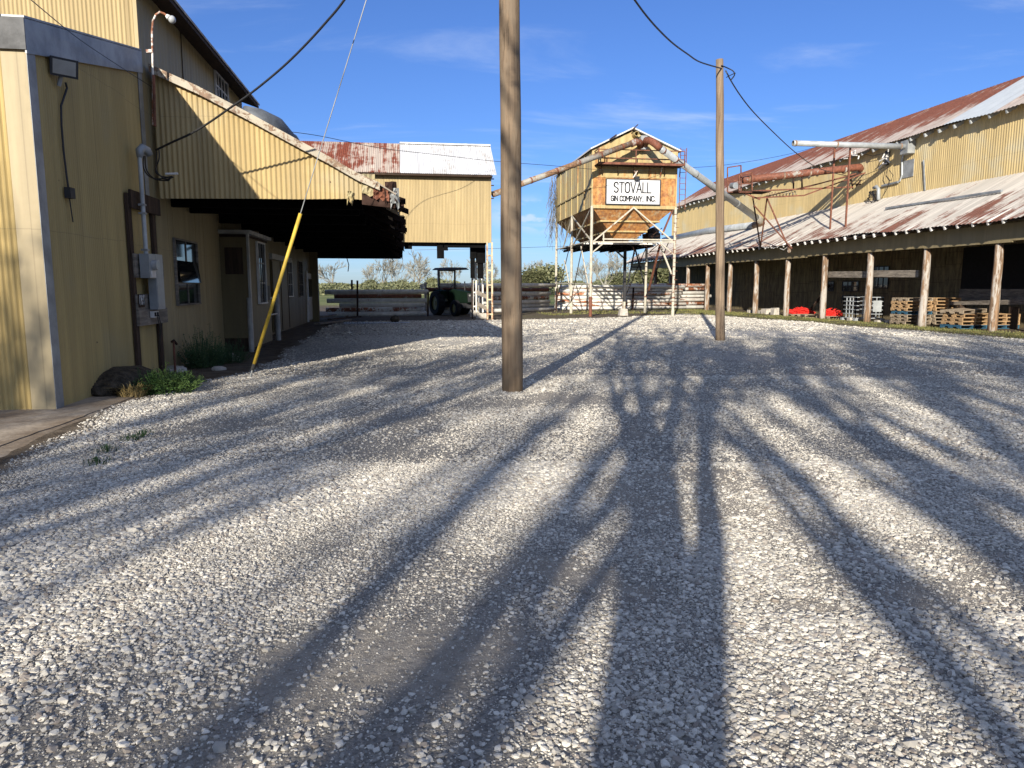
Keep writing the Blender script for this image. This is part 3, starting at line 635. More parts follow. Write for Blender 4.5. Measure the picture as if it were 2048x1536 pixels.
for i, (u, v, wx, wz, m_) in enumerate(((737, 392, .22, .42, 'yel_rust2'), (700, 404, .10, .22, 'yel_rust2'), (762, 398, .26, .22, 'rust'), (782, 402, .2, .38, 'rust_dk'), (790, 412, .16, .35, 'galv'))):
    p = ony(u, v, YC-.07); crumple(MB(), (p.x, p.y, p.z-.02), wx, wz, 5, i, .05).build('torn_sheet', M[m_], can)
for i, (yy, ex, dz, wz) in enumerate(((14.9, .18, -.10, .34), (15.7, .24, -.22, .40), (16.8, .18, -.34, .38), (18.2, .12, -.42, .5), (19.6, .20, -.30, .5), (21.3, .08, -.34, .42), (23.4, .06, -.25, .44), (25.6, .12, -.35, .55), (28.4, .05, -.28, .5), (31.2, .02, -.30, .5), (34.4, -.15, -.38, .6))):
    xe = prof[-1][0]; ze = prof[-1][1]
    MB().hexa([(xe-.9, yy, ze+.22), (xe+ex, yy, ze+dz+.02), (xe+ex, yy+.05, ze+dz+.02), (xe-.9, yy+.05, ze+.22)], [(xe-.9, yy, ze+.36), (xe+ex, yy, ze+dz+.13), (xe+ex, yy+.05, ze+dz+.13), (xe-.9, yy+.05, ze+.36)]).build('rafter_tail', M['torn'], can)
    if i % 2 == 0: crumple(MB(), (xe-.08+ex*.5, yy+.5, ze+dz*.8-.06), .26, wz*.62, 6, 50+i, .10).build('torn_sheet', M['torn'] if i else M['rust_dk'], can)
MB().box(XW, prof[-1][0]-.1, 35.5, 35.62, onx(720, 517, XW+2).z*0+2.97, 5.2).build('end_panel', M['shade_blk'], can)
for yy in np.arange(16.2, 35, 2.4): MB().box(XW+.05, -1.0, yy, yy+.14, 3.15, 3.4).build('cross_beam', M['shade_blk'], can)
for i, (u, v0, v1) in enumerate(((694, 517, 543), (783, 517, 524))):
    a = ony(u, v0, 34.9); b = ony(u+2, v1, 34.9); MB().tube([a, (a+b)/2+Vector((.06, 0, 0)), b], .02, 6).build('hanging_strap', M['black'], can)
# ---- booth
YB = onz(505, 704).y; XB = onz(505, 704).x; yb2 = onz(549, 689).y
bo = empty('weigh_booth', (XW, YB, 0), 'small clapboard booth with white corner trim built out under the canopy', 'booth')
zt_ = ony(490, 466, YB).z; yb2 = onx(541, 600, XB).y
mb = MB(); nn = 15
for i in range(nn):
    z0, z1_ = .35+(zt_-.45)*i/nn, .35+(zt_-.45)*(i+1)/nn
    mb.hexa([(XW, YB-.012, z0), (XB, YB-.012, z0), (XB, YB+.02, z0), (XW, YB+.02, z0)], [(XW, YB, z1_), (XB, YB, z1_), (XB, YB+.02, z1_), (XW, YB+.02, z1_)])
mb.build('front_siding', M['board_shaded'], bo)
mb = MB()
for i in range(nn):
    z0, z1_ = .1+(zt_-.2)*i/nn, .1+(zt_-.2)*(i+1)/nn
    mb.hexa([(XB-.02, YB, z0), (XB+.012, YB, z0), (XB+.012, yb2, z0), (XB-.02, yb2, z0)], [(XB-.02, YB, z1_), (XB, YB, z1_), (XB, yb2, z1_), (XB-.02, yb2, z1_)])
mb.build('side_siding', M['board_shaded'], bo)
MB().box(XB-.02, XB+.03, YB-.03, YB+.10, .05, zt_).build('corner_trim', M['trimg'], bo)
MB().box(XW, XB+.08, YB-.07, yb2+.05, zt_-.02, zt_+.07).build('roof_trim', M['trimg'], bo)
MB().box(XW, XB-.03, YB+.03, yb2, 0, zt_-.03).build('core', M['wood_dk'], bo)
window(514, 528, 488, 605, 'window', bo, cols=2, rows=3, fm='white', x=XB+.012, bars=4, dep=.06)
a = onx(0, 0, 1) if False else None
MB().box(XW+.12, XB-.12, YB-.03, YB-.013, zt_-1.0, zt_-.35).build('dark_opening', M['wood_dk'], bo)
MB().box(XB+.016, XB+.03, onx(533, 595, XB).y, onx(538, 595, XB).y, 1.25, 1.65).build('vent', M['dark_steel'], bo)
# pipe guard rail in front
gr_ = empty('pipe_barrier', (XB+.15, YB-.2, 0), 'white pipe posts with two thin rails guarding the booth', 'barrier')
q1 = onz(503, 704); q2 = onz(557, 681)
MB().tube([(q1.x, q1.y, 0), (q1.x, q1.y, 1.35)], .06, 12).build('post', M['trimg'], gr_)
MB().tube([(q2.x, q2.y, 0), (q2.x, q2.y, 1.42)], .08, 12).build('post', M['trimg'], gr_)
for z_ in (.80, 1.28): MB().tube([(q1.x, q1.y, z_), ((q1.x+q2.x)/2, (q1.y+q2.y)/2, z_+.02), (q2.x, q2.y, z_+.02)], .022, 8).build('rail', M['wrust'], gr_)
# ---- boards, meter, panel, mast on the annex end
def xslab(u0, u1, v0, v1, x0, x1, name, mat, parent, lean=True):
    um, vm = (u0+u1)/2, (v0+v1)/2
    ya, yb = onx(u0, vm, x1).y, onx(u1, vm, x1).y; return MB().box(x0, x1, ya, yb, onx(um, v1, x1).z, onx(um, v0, x1).z).build(name, M[mat], parent)
x1 = XW+.07
bd = empty('meter_board', (XW, 13.2, 0), 'frame of dark rough boards carrying the electric meter', 'board')
ya = onx(256, 420, x1).y; ztb = onx(262, 388, x1).z
MB().box(XW+.02, x1, ya, ya+.15, 0, ztb).build('upright', M['wood_br'], bd)
yb = onx(306, 450, x1).y; MB().box(XW+.02, x1, yb, yb+.15, 0, onx(312, 425, x1).z).build('upright', M['wood_br'], bd)
for (v0, v1, xe) in ((390, 424, .11), (511, 556, .10), (588, 619, .10), (617, 648, .12)):
    um = 290+(v0-400)*.07; zt2, zb2 = onx(um, v0, x1).z, onx(um, v1, x1).z
    MB().box(x1+.002, XW+xe, ya+.05, yb+.33 if v0 != 588 else yb+.05, zb2, zt2).build('crossboard', M['wood_gr'] if v0 > 500 else M['wood_br'], bd)
mt = empty('electric_meter', (XW+.12, ya, 1.9), 'grey square meter box with a round glass dome on dark boards', 'meter')
um = 297; xb = XW+.13; ym = ya+.12; zt2, zb2 = onx(um, 508, xb+.1).z, onx(um, 556, xb+.1).z
MB().box(xb, xb+.15, ym+.06, ym+.38, zb2, zt2).build('box', M['elec'], mt)
cyl = MB().tube([(xb+.15, ym+.24, (zb2+zt2)/2+.02), (xb+.23, ym+.24, (zb2+zt2)/2+.02)], .085, 20); cyl.build('glass_dome', M['clear'], mt, smooth=False)
MB().box(xb+.15, xb+.156, ym+.12, ym+.35, zb2+.01, zb2+.12).build('cover_label', M['white'], mt)
pn = empty('breaker_panel', (XW+.12, ya+.4, 1.2), 'tall grey breaker panel beside the electric meter', 'electrical panel')
zt3, zb3 = onx(318, 511, xb).z, onx(325, 617, xb).z
MB().box(xb, xb+.13, ym+.41, ym+.80, zb3, zt3).build('box', M['elec'], pn); MB().box(xb+.13, xb+.138, ym+.43, ym+.78, zb3+.02, zt3-.02).build('door', M['elec'], pn)
ob = empty('outlet_box', (xb, ym+.45, 1.1), 'pale outdoor outlet box with two sockets under the breaker panel', 'outlet')
MB().box(xb, xb+.06, ym+.40, ym+.66, zb3-.14, zb3-.03).build('box', M['white'], ob)
for k in (0, 1): MB().box(xb+.06, xb+.066, ym+.43+k*.12, ym+.51+k*.12, zb3-.12, zb3-.05).build('socket', M['black'], ob)
for k, (yy, z_) in enumerate(((ym+.52, .25), (ym+.60, .62))): tag(MB().tube([(xb+.07, yy, zb3-.1), (xb+.10, yy+.02, zb3-.3), (xb+.05, yy+.03, z_)], .008, 6).build('power_cord', M['black_pl']), ('long', 'short')[k]+' black cord hanging from the outlet box', 'cord')
# service mast
ms = empty('service_mast', (xb+.05, ym+.15, zt2), 'grey conduit mast with curved weatherhead rising from the meter', 'conduit')
zh = onx(275, 312, xb+.06).z; ymm = onx(279, 330, xb+.06).y
MB().tube([(xb+.07, ymm, zt2-.02), (xb+.07, ymm, zh)], .036, 12).build('conduit', M['galvp'], ms)
MB().tube([(xb+.07, ymm, zh-.02), (xb+.07, ymm+.02, zh+.10), (xb+.09, ymm+.08, zh+.15), (xb+.14, ymm+.16, zh+.13), (xb+.17, ymm+.2, zh+.06)], [.045, .065, .075, .07, .055], 12).build('weatherhead', M['elec'], ms, smooth=True)
for v in (410, 427, 500): MB().box(xb+.01, xb+.112, ymm-.05, ymm+.05, onx(281, v, xb+.07).z, onx(281, v, xb+.07).z+.03).build('strap', M['galv'], ms)
WH = Vector((xb+.17, ymm+.2, zh+.05))
# floodlight + conduit
p = onx(126, 135, XW+.15)
fd = empty('floodlight', (XW+.02, p.y, p.z), 'old rectangular floodlight with dark frame high on the annex wall', 'floodlight')
def fbox(c, n, w2, h2, d0, d1, name, mat, par):
    n = Vector(n).normalized(); r_ = n.cross(Vector((0, 0, 1))).normalized(); u_ = r_.cross(n); c = Vector(c)
    q_ = lambda d, k=1: [c+n*d+r_*w2*a*k+u_*h2*b*k for a, b in ((-1, -1), (1, -1), (1, 1), (-1, 1))]
    return MB().hexa(q_(d0, .8), q_(d1)).build(name, M[mat], par)
FN = (.62, -.72, -.22); fc = (XW+.15, p.y, p.z)
fbox(fc, FN, .165, .115, -.08, .045, 'housing', 'dark_steel', fd)
fbox(fc, FN, .135, .088, .046, .050, 'lens', 'boardw', fd)
MB().tube([(XW+.10, p.y+.04, p.z-.10), (XW+.06, p.y+.05, p.z-.22)], .028, 8).build('bracket', M['elec'], fd)
pts = [onx(u, v, XW+.045) for (u, v) in ((131, 165), (134, 176), (126, 200), (122, 212), (123, 250), (127, 300), (133, 350), (137, 378))]
tag(MB().tube(pts, .014, 8).build('cable_conduit', M['dark_steel']), 'thin dark conduit running down from the floodlight', 'conduit')
p2 = onx(138, 386, XW+.05)
jb = tag(MB().box(XW+.02, XW+.10, p2.y-.07, p2.y+.07, p2.z-.07, p2.z+.07).tube([p2+Vector((0, 0, -.06)), p2+Vector((0, .03, -.25)), p2+Vector((0, .05, -.38))], .008, 6).build('junction_box', M['dark_steel']), 'small dark junction box at the foot of the floodlight conduit', 'junction box')
# gooseneck lamp at the corner of the tall wall
xg_ = XW+.12
gl_ = empty('gooseneck_lamp', onx(303, 100, xg_), 'rusty gooseneck pipe lamp with a bare clear bulb at the tall wall corner', 'lamp')
pp_ = [ony(u, v, Y1-.15) for (u, v) in ((306, 250), (306, 172), (305, 105), (304, 62), (306, 42), (312, 29), (320, 24), (328, 27), (333, 31))]
MB().tube(pp_, .018, 8).build('arm', M['wrust_hi'], gl_)
e_ = pp_[-1]; e2_ = ony(338, 35, Y1-.15)
MB().tube([e_, e2_], [.03, .045], 10).build('socket', M['white'], gl_)
MB().ball(ony(344, 39, Y1-.15), .062, 14, (1, 1, 1.05)).build('bulb', M['clear'], gl_, smooth=True)
MB().bar(ony(293, 103, Y1-.15), ony(306, 102, Y1-.15), .05).build('bracket', M['wrust_hi'], gl_)
pp_ = [ony(u, v, Y1-.18) for (u, v) in ((307, 150), (308, 180), (309, 225), (310, 253))]
tag(MB().tube(pp_, .025, 8).build('hanging_tube', M['rust']), 'short brown tube hanging on the corner below the gooseneck lamp', 'tube')
# house number plate
nb = empty('house_number', (XW+.14, ya+.15, 1.3), 'small wooden plate with pale house number 6436 below the meter', 'number sign')
# ---------------------------------------------------------------- stroke lettering
def arc(cx, cy, rx, ry, a0, a1, n=12): return [(cx+rx*math.cos(R(a0+(a1-a0)*i/n)), cy+ry*math.sin(R(a0+(a1-a0)*i/n))) for i in range(n+1)]
def oval(w): r = w/2; return arc(r, 1-r, r, r, 0, 180)+arc(r, r, r, r, 180, 360)+[(w, 1-r)]
GL = {
 'S': (.52, [arc(.27, .755, .245, .235, 25, 215, 12)+[(.27-.15, .575), (.40, .43)]+arc(.265, .25, .25, .24, 35, -155, 12)]),
 'T': (.56, [[(0, .985), (.56, .985)], [(.28, .985), (.28, 0)]]), 'O': (.54, [oval(.54)]), 'V': (.58, [[(0, 1), (.29, 0), (.58, 1)]]),
 'A': (.60, [[(0, 0), (.30, 1), (.60, 0)], [(.10, .32), (.50, .32)]]), 'L': (.44, [[(0, 1), (0, .015), (.44, .015)]]),
 'G': (.52, [arc(.26, .74, .26, .26, 20, 180)+arc(.26, .26, .26, .26, 180, 360)+[(.52, .46), (.30, .46)]]), 'I': (.02, [[(.01, 0), (.01, 1)]]),
 'N': (.52, [[(0, 0), (0, 1), (.52, 0), (.52, 1)]]), 'C': (.50, [arc(.26, .74, .26, .26, 15, 180)+arc(.26, .26, .26, .26, 180, 345)]),
 'M': (.66, [[(0, 0), (0, 1), (.33, .35), (.66, 1), (.66, 0)]]), 'P': (.48, [[(0, 0), (0, 1), (.24, 1)]+arc(.24, .745, .24, .255, 90, -90)+[(0, .49)]]),
 'Y': (.56, [[(0, 1), (.28, .45), (.56, 1)], [(.28, .45), (.28, 0)]]), '.': (.05, [[(.02, .0), (.02, .09)]]), ',': (.06, [[(.05, .08), (.0, -.10)]]), ' ': (.22, []),
 '6': (.46, [arc(.23, .27, .23, .27, 0, 360, 18), [(.0, .27), (.06, .62), (.30, 1)]]), '4': (.50, [[(.38, 0), (.38, 1), (0, .28), (.5, .28)]]), '3': (.46, [arc(.22, .75, .21, .24, 150, -80)+arc(.22, .26, .24, .26, 80, -150)]),
}
def lettering(text, org, ud, vd, nd, H, W, thick, name, mat, parent, gap=.16):
    """strokes of height H fitted to width W, standing proud of the board"""
    ud, vd, nd, org = Vector(ud), Vector(vd), Vector(nd), Vector(org)
    tot = sum(GL[c][0] for c in text)+gap*(len(text)-1); k = W/tot; mb = MB(); x = 0
    for c in text:
        w_, strokes = GL[c]
        for st in strokes:
            P = [org+ud*((x+a)*k)+vd*(b*H) for (a, b) in st]
            for a, b in zip(P[:-1], P[1:]):
                d = (b-a)
                if d.length < 1e-6: continue
                d.normalize(); s = nd.cross(d)*thick/2; e = d*thick*.42
                mb.hexa([a-e-s, b+e-s, b+e+s, a-e+s], [a-e-s+nd*.008, b+e-s+nd*.008, b+e+s+nd*.008, a-e+s+nd*.008])
        x += w_+gap
    return mb.build(name, mat, parent)
za, zb_ = onx(290, 607, XW+.12).z, 0
yq = onx(279, 600, XW+.12).y
MB().box(XW+.105, XW+.118, yq-.02, yq+.24, za-.06, za+.16).build('plate', M['wood_dk'], nb)
lettering('6436', (XW+.119, yq, za-.01), (0, 1, 0), (0, 0, 1), (1, 0, 0), .15, .22, .017, 'numerals', M['white'], nb, .18)
# ---------------------------------------------------------------- elevated passage building
YP = 36.0; xr = ony(983, 450, YP).x
pas = empty('elevated_passage', (xr, YP, 0), 'raised yellow corrugated building with half rusted, half white roof, standing on legs', 'building')
zb_ = ony(900, 485, YP).z; zt_ = ony(900, 351, YP).z
corr(MB(), (-9.5, YP, 0), (1, 0, 0), xr+9.5, zb_, zt_+.05, (0, -1, 0), pitch=.072, amp=.010).build('front_wall', M['yel_clean'], pas)
MB().box(-9.5, xr-.03, YP+.02, YP+4.4, zb_+.05, zt_+.1).build('inner_walls', M['wood_dk'], pas)
ze = ony(900, 348, YP-.4).z; yr = YP+2.2; zr = ony(900, 290, yr).z
xs_ = ony(800, 350, YP-.4).x; xe_ = ony(993, 350, YP-.4).x
def slope(x0, x1, nm, mat):
    mb = MB(); corr(mb, (x0, YP-.42, ze), (1, 0, 0), x1-x0, 0, math.hypot(yr-YP+.42, zr-ze), (0, -.5, .86), pitch=.09, amp=.012, vdir=(0, (yr-YP+.42)/math.hypot(yr-YP+.42, zr-ze), (zr-ze)/math.hypot(yr-YP+.42, zr-ze)))
    return mb.build(nm, M[mat], pas)
slope(-9.5, xs_, 'rusty_roof', 'roof_pass')['label'] = 'rust streaked half of the roof'
slope(xs_+.01, xe_, 'white_roof', 'white_roof')['label'] = 'clean white half of the roof'
MB().quad((-9.5, yr, zr), (xe_, yr, zr), (xe_, 2*yr-YP+.42, ze), (-9.5, 2*yr-YP+.42, ze)).build('rear_roof', M['galv'], pas)
MB().box(xs_, xe_, yr-.14, yr+.14, zr-.01, zr+.06).build('ridge_cap', M['white_roof'], pas)
MB().box(-9.5, xr+.02, YP-.40, YP-.02, ze-.10, ze-.02).build('soffit', M['wood_dk'], pas)
MB().poly([(xr+.01, YP, zt_), (xr+.01, YP+4.4, zt_), (xr+.01, yr, zr-.05)]).build('gable_end', M['yel_clean'], pas)
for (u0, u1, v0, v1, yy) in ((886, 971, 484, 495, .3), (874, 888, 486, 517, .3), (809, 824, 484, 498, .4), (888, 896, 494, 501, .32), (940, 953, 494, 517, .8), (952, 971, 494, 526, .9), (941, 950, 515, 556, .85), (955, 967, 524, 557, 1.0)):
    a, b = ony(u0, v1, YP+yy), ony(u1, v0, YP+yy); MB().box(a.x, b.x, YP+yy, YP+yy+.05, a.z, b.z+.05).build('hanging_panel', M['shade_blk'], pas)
def lattice(x, y, z0, z1, w_, mat, parent, nm='lattice_leg'):
    mb = MB(); 
    for s in (-1, 1): mb.box(x+s*w_/2-.04, x+s*w_/2+.04, y-.05, y+.05, z0, z1)
    zq = z0+.25
    while zq < z1-.2: mb.box(x-w_/2+.04, x+w_/2-.04, y-.04, y+.04, zq, zq+.07); zq += .72
    return mb.build(nm, M[mat], parent)
a = ony(979, 641, YP-.05); lattice(ony(979, 560, YP).x, YP-.06, 0, zb_+.02, .24, 'leg_tan', pas)
for (u, yy, z0, z1, m_) in ((949, 1.2, .35, 2.9, 'wrust'), (962, 1.9, .3, 3.2, 'wrust')):
    lattice(ony(u, 600, YP+yy).x, YP+yy, z0, z1, .18, m_, pas)
MB().box(ony(943, 560, YP+1.1).x, ony(945.5, 560, YP+1.1).x, YP+1.1, YP+1.2, 0, 3.8).build('leg', M['wood_dk'], pas)
for i, (u0, u1, v0, v1, yy) in enumerate(((953, 972, 580, 589, .7), (954, 973, 603, 613, .65))):
    a, b = ony(u0, v0, YP+yy), ony(u1, v1, YP+yy)
    MB().hexa([(a.x, YP+yy, a.z-.22), (b.x, YP+yy-.3, b.z-.22), (b.x, YP+yy-.26, b.z-.22), (a.x, YP+yy+.04, a.z-.22)], [(a.x, YP+yy, a.z), (b.x, YP+yy-.3, b.z), (b.x, YP+yy-.26, b.z), (a.x, YP+yy+.04, a.z)]).build('side_rail', M['wood_gr'], pas)
for i, (u, v, s) in enumerate(((950, 633, .32), (963, 637, .36))):
    p = onz(u, v); b_ = tag(MB().box(p.x-s*.8, p.x+s*.8, p.y-s*.4, p.y+s*.5, -.05, .34-.06*i).build('footing_block', M['conc']), ('taller', 'wider nearer')[i]+' tan footing block under the passage legs', 'concrete block')
# cable bracket at passage right end
for k in range(4): p = ony(988, 358+k*13, YP+.2); MB().bar((xr, YP+.2, p.z), (p.x, YP+.2, p.z), .05).build('insulator', M['dark_steel'], pas)
# ---------------------------------------------------------------- tower
tb = onz(1180, 633); XL, YT = tb.x, tb.y; XR_ = ony(1348, 540, YT).x
ymid = onx(1142, 575, XL).y; yback = onx(1111, 575, XL).y
tw = empty('hopper_tower', (XL, YT, 0), 'rust stained yellow hopper tower on white steel legs with a pitched roof', 'tower')
ZB = ony(1180, 414, YT).z; ZE = ony(1181, 299, YT).z; apx = ony(1267, 257, YT-.2); ZA = apx.z; xm = (XL+XR_)/2; xa = apx.x
MB().box(XL+.02, XR_-.02, YT+.03, yback, ZB, ZE).build('bin_core', M['yel_rust2'], tw)
zmid = ony(1265, 354, YT).z; zcat = ony(1265, 333, YT).z
corr(MB(), (XL, YT, 0), (1, 0, 0), XR_-XL, ZB+.1, zmid, (0, -1, 0), pitch=.42, amp=.012, seg=8).build('lower_front_panel', M['yel_rust'], tw)
mbf = corr(MB(), (XL, YT, 0), (1, 0, 0), XR_-XL, zmid+.02, lambda t: ZE+(ZA-ZE-.1)*(1-abs(t-(xa-XL))/((xa-XL) if t < xa-XL else (XR_-xa))), (0, -1, 0), pitch=.42, amp=.008, seg=8)
mbf.build('upper_front_panel', M['yel_rust2'], tw)
mb = MB(); mb.box(XL-.04, XR_+.02, YT-.05, YT-.015, ZB-.06, ZB+.12); mb.box(XL-.02, XR_, YT-.03, YT-.013, zmid-.05, zmid+.02); mb.box(XL-.02, XL+.05, YT-.034, YT-.016, ZB+.12, ZE); mb.box(XR_-.05, XR_+.02, YT-.034, YT-.016, ZB+.12, ZE)
mb.build('front_ribs', M['yel_rust2'], tw)
corr(MB(), (XL-.001, YT, 0), (0, 1, 0), yback-YT, ZB, ZE, (-1, 0, 0), pitch=.5, amp=.01, seg=6).build('side_panel', M['yel_rust2'], tw)
mb = MB()
for k in range(1, 6): yy = YT+(yback-YT)*k/6; mb.box(XL-.06, XL-.012, yy-.03, yy+.03, ZB, ZE)
mb.box(XL-.08, XL-.0121, YT-.02, yback, ZB+1.02, ZB+1.10); mb.build('side_ribs', M['yel_rust2'], tw)
def gslab(x0, z0, x1_, z1_, y0, y1, th): return MB().hexa([(x0, y0, z0), (x1_, y0, z1_), (x1_, y1, z1_), (x0, y1, z0)], [(x0, y0, z0+th), (x1_, y0, z1_+th), (x1_, y1, z1_+th), (x0, y1, z0+th)])
gslab(XL-.15, ZE-.03, xa, ZA, YT-.22, yback+.2, .08).build('roof', M['white_roof'], tw); gslab(xa+.002, ZA, XR_+.15, ZE-.03, YT-.22, yback+.2, .08).build('roof', M['white_roof'], tw)
MB().poly([(XL, yback, ZE), (XR_, yback, ZE), (xa, yback, ZA)]).build('rear_gable', M['yel_rust2'], tw)
MB().bar(ony(1262, 262, YT-.25), ony(1276, 249, YT-.25), .05).build('roof_stay', M['rust_dk'], tw); MB().bar(ony(1219, 279, YT-.3), ony(1233, 269, YT-.3), .05).build('roof_stay', M['rust_dk'], tw)
# hopper
zh0 = ony(1250, 479, YT+1.2).z; hl, hr = ony(1229, 479, YT+1.2).x, ony(1271, 479, YT+1.2).x
b4 = [(hl, YT+1.3, zh0), (hr, YT+1.3, zh0), (hr, yback-1.3, zh0), (hl, yback-1.3, zh0)]; t4 = [(XL+.05, YT+.03, ZB), (XR_-.05, YT+.03, ZB), (XR_-.05, yback, ZB), (XL+.05, yback, ZB)]
MB().hexa(b4, t4).build('hopper', M['hopper'], tw)
mb = MB()
for f_ in (.42, .74):
    q = [Vector(t4[i]).lerp(Vector(b4[i]), f_) for i in range(4)]
    o = .05
    mb.bar(q[0]+Vector((-.1, -o, 0)), q[1]+Vector((.1, -o, 0)), .09); mb.bar(q[1]+Vector((o, 0, 0)), q[2]+Vector((o, 0, 0)), .09); mb.bar(q[3]+Vector((-o, 0, 0)), q[0]+Vector((-o, 0, 0)), .09)
mb.build('hopper_band', M['yel_rust2'], tw)
LEGS = [(XL+.02, YT), (XR_, YT), (XL+.02, ymid), (XR_, ymid), (XL+.02, yback-.1), (XR_, yback-.1)]
for i, (x, y) in enumerate(LEGS):
    o = MB().tube([(x, y, -.05), (x, y, ZB+.05)], .078, 12).build('leg', M['leg'], tw)
    MB().tube([(x, y, -.05), (x, y, .05 + (1.05 if i in (0, 2) else .3))], .095, 12).build('rusty_sleeve', M['rust'] if i == 0 else M['leg'], o)
    MB().tube([(x, y, 1.0), (x, y, 1.06)], .11, 12).build('collar', M['rust'], o)
zb1 = ony(1265, 482, YT).z
def bars(lst, name, mat, w_=.09):
    for (a, b) in lst: MB().bar(a, b, w_).build(name, M[mat], tw)
P = lambda u, v, y=YT: ony(u, v, y)
bars([(P(1267, 415, YT-.06), P(1185, 484)), (P(1267, 415, YT-.06), P(1347, 484))], 'front_brace', 'leg', .075)
bars([(P(1181, 484), P(1348, 484)), (P(1205, 478), P(1346, 480))], 'front_beam', 'leg', .07)
bars([(P(1207, 466), P(1207, 486)), (P(1206, 487), P(1181, 508)), (P(1321, 486), P(1348, 510))], 'knee_brace', 'leg', .065)
bars([(P(1324, 470, YT+.1), P(1346, 418, YT+.1))], 'rust_brace', 'rust', .09)
bars([((XL, YT, ZB), (XL, ymid, zb1-.2)), ((XL, ymid, ZB), (XL, YT, zb1)), ((XL, YT+.3, .9+.9), (XL, yback-.3, 1.9)), ((XL, ymid, ZB-.1), (XL, (ymid+yback)/2, zb1)), ((XL, YT, zb1), (XL, yback, zb1)),
      (onx(1162, 493, XL+.0), onx(1177, 575, XL)), (onx(1129, 520, XL), onx(1141, 585, XL))], 'side_brace', 'leg', .06)
bars([((XL, ymid, 4.6), (XL, yback, .3)), ((XL-.03, YT+.1, ZB), (XL-.03, ymid, .6)), ((XR_, YT+1, zb1), (XR_, ymid, 1.0)), ((XR_, ymid, zb1), (XR_, yback, .6))], 'tie_rod', 'rust_dk', .04)
bars([(P(1320, 490, YT+1), P(1297, 580, YT+3)), ], 'raking_brace', 'rust', .1)
bars([(P(1321, 492, YT+1), P(1343, 548, YT+1))], 'raking_brace', 'leg', .09)
bars([(P(1269, 500, YT+6), P(1253, 582, YT+6)), (P(1271, 500, YT+6), P(1290, 575, YT+6)), (P(1230, 500, YT+6), P(1249, 517, YT+6)), (P(1264, 534, YT+6), P(1283, 534, YT+6))], 'rear_brace', 'dark_steel', .08)
xk = P(1249, 575, YT+6).x; MB().bar((xk, YT+6, .7), (xk, YT+6, 4.2), .15).build('inner_post', M['dark_steel'], tw); MB().bar((xk, YT+6, 0), (xk, YT+6, .7), .13).build('inner_post', M['leg'], tw)
zpl = ony(1210, 492, YT+3).z
mb = MB()
for k in range(7): xx = XL+.5+(XR_-XL-1.0)*k/6; mb.box(xx-.05, xx+.05, YT+2.2, yback-.3, zpl-.08, zpl)
for k in range(10): yy = YT+2.4+(yback-YT-3)*k/9; mb.box(XL+.3, XR_-.3, yy-.1, yy+.1, zpl+.002, zpl+.03)
mb.build('platform', M['shade_blk'], tw)
for k in range(5): yy = YT+2.2+k*1.5; MB().bar((XL, yy, zpl+.1), (XR_, yy, zpl+.1), .1).build('platform_beam', M['wrust'] if k < 1 else M['shade_blk'], tw)
a, b = P(1297, 484, YT+2.5), P(1321, 466, YT+2.5); MB().box(a.x, b.x, YT+2.5, YT+3.6, a.z, b.z).tube([(a.x+.2, YT+2.6, b.z), (b.x-.1, YT+3.3, b.z+.12)], .3, 10).build('gate_motor', M['dark_steel'], tw)
mb = MB()
random.seed(3)
for k in range(26):
    a = Vector((random.uniform(XR_-2.2, XR_-.3), YT+random.uniform(1, 3), random.uniform(zb1-.6, zb1+.5))); mb.bar(a, a+Vector((random.uniform(-.7, .7), random.uniform(-.4, .4), random.uniform(-.5, .5))), .04)
mb.build('gate_linkage', M['rust_dk'], tw)
# catwalk
yc0 = YT-.85; x0, x1_ = XL+.12, XR_+.1
MB().box(x0, x1_, yc0, YT-.02, zcat-.03, zcat+.02).build('catwalk_deck', M['rust_dk'], tw)
MB().box(x0, x1_, yc0-.05, yc0-.001, zcat-.06, zcat+.06).build('catwalk_edge', M['rust'], tw)
for z_ in (ony(1265, 317, yc0).z, ony(1265, 300, yc0).z): MB().bar((x0, yc0, z_), (x1_, yc0, z_), .045).build('handrail', M['rust'], tw)
zrl = ony(1265, 300, yc0).z
for xx in (x0, x0+.35, x0+(x1_-x0)*.43, x0+(x1_-x0)*.84, x1_): MB().bar((xx, yc0, zcat), (xx, yc0, zrl), .05).build('rail_post', M['rust'], tw)
for k in range(6): xx = x0+.2+(x1_-x0-.4)*k/5; MB().bar((xx, yc0+.1, zcat-.03), (xx+.25, YT, zcat-.5), .04).build('bracket', M['rust_dk'], tw)
for z_ in (zcat+.6, zrl+.02): MB().bar((x0, yc0, z_), (x0, YT, z_), .04).build('handrail', M['rust'], tw)
bars([(P(1324, 335, YT-.3), P(1320, 353, YT-.1)), (P(1268, 338, YT-.3), P(1274, 356, YT-.2)), (P(1276, 340, YT-.3), P(1266, 356, YT-.2))], 'lamp_bracket', 'wrust_hi', .05)
p = P(1274, 356, YT-.3); MB().box(p.x-.12, p.x+.12, YT-.4, YT-.2, p.z-.1, p.z+.08).build('sign_lamp', M['dark_steel'], tw)
# ladder
lx = XR_+.14; zl0, zl1 = ony(1350, 412, YT).z, ony(1350, 296, YT).z
lo = MB().bar((lx, YT-.12, zl0-.2), (lx, YT-.12, zl1), .035).bar((lx+.34, YT-.12, zl0-.2), (lx+.34, YT-.12, zl1), .035).build('ladder', M['rust'], tw)
mb = MB(); z_ = zl0
while z_ < zl1: mb.bar((lx, YT-.12, z_), (lx+.34, YT-.12, z_), .025); z_ += .3
mb.build('rungs', M['rust'], lo)
# leg spikes on front right leg
mb = MB()
for k in range(22): z_ = .6+k*.24; mb.bar((XR_-.14*(k % 2)-.02, YT-.07, z_), (XR_+.14*((k+1) % 2)+.02, YT-.10, z_), .025)
mb.build('climbing_pegs', M['rust'], tw)
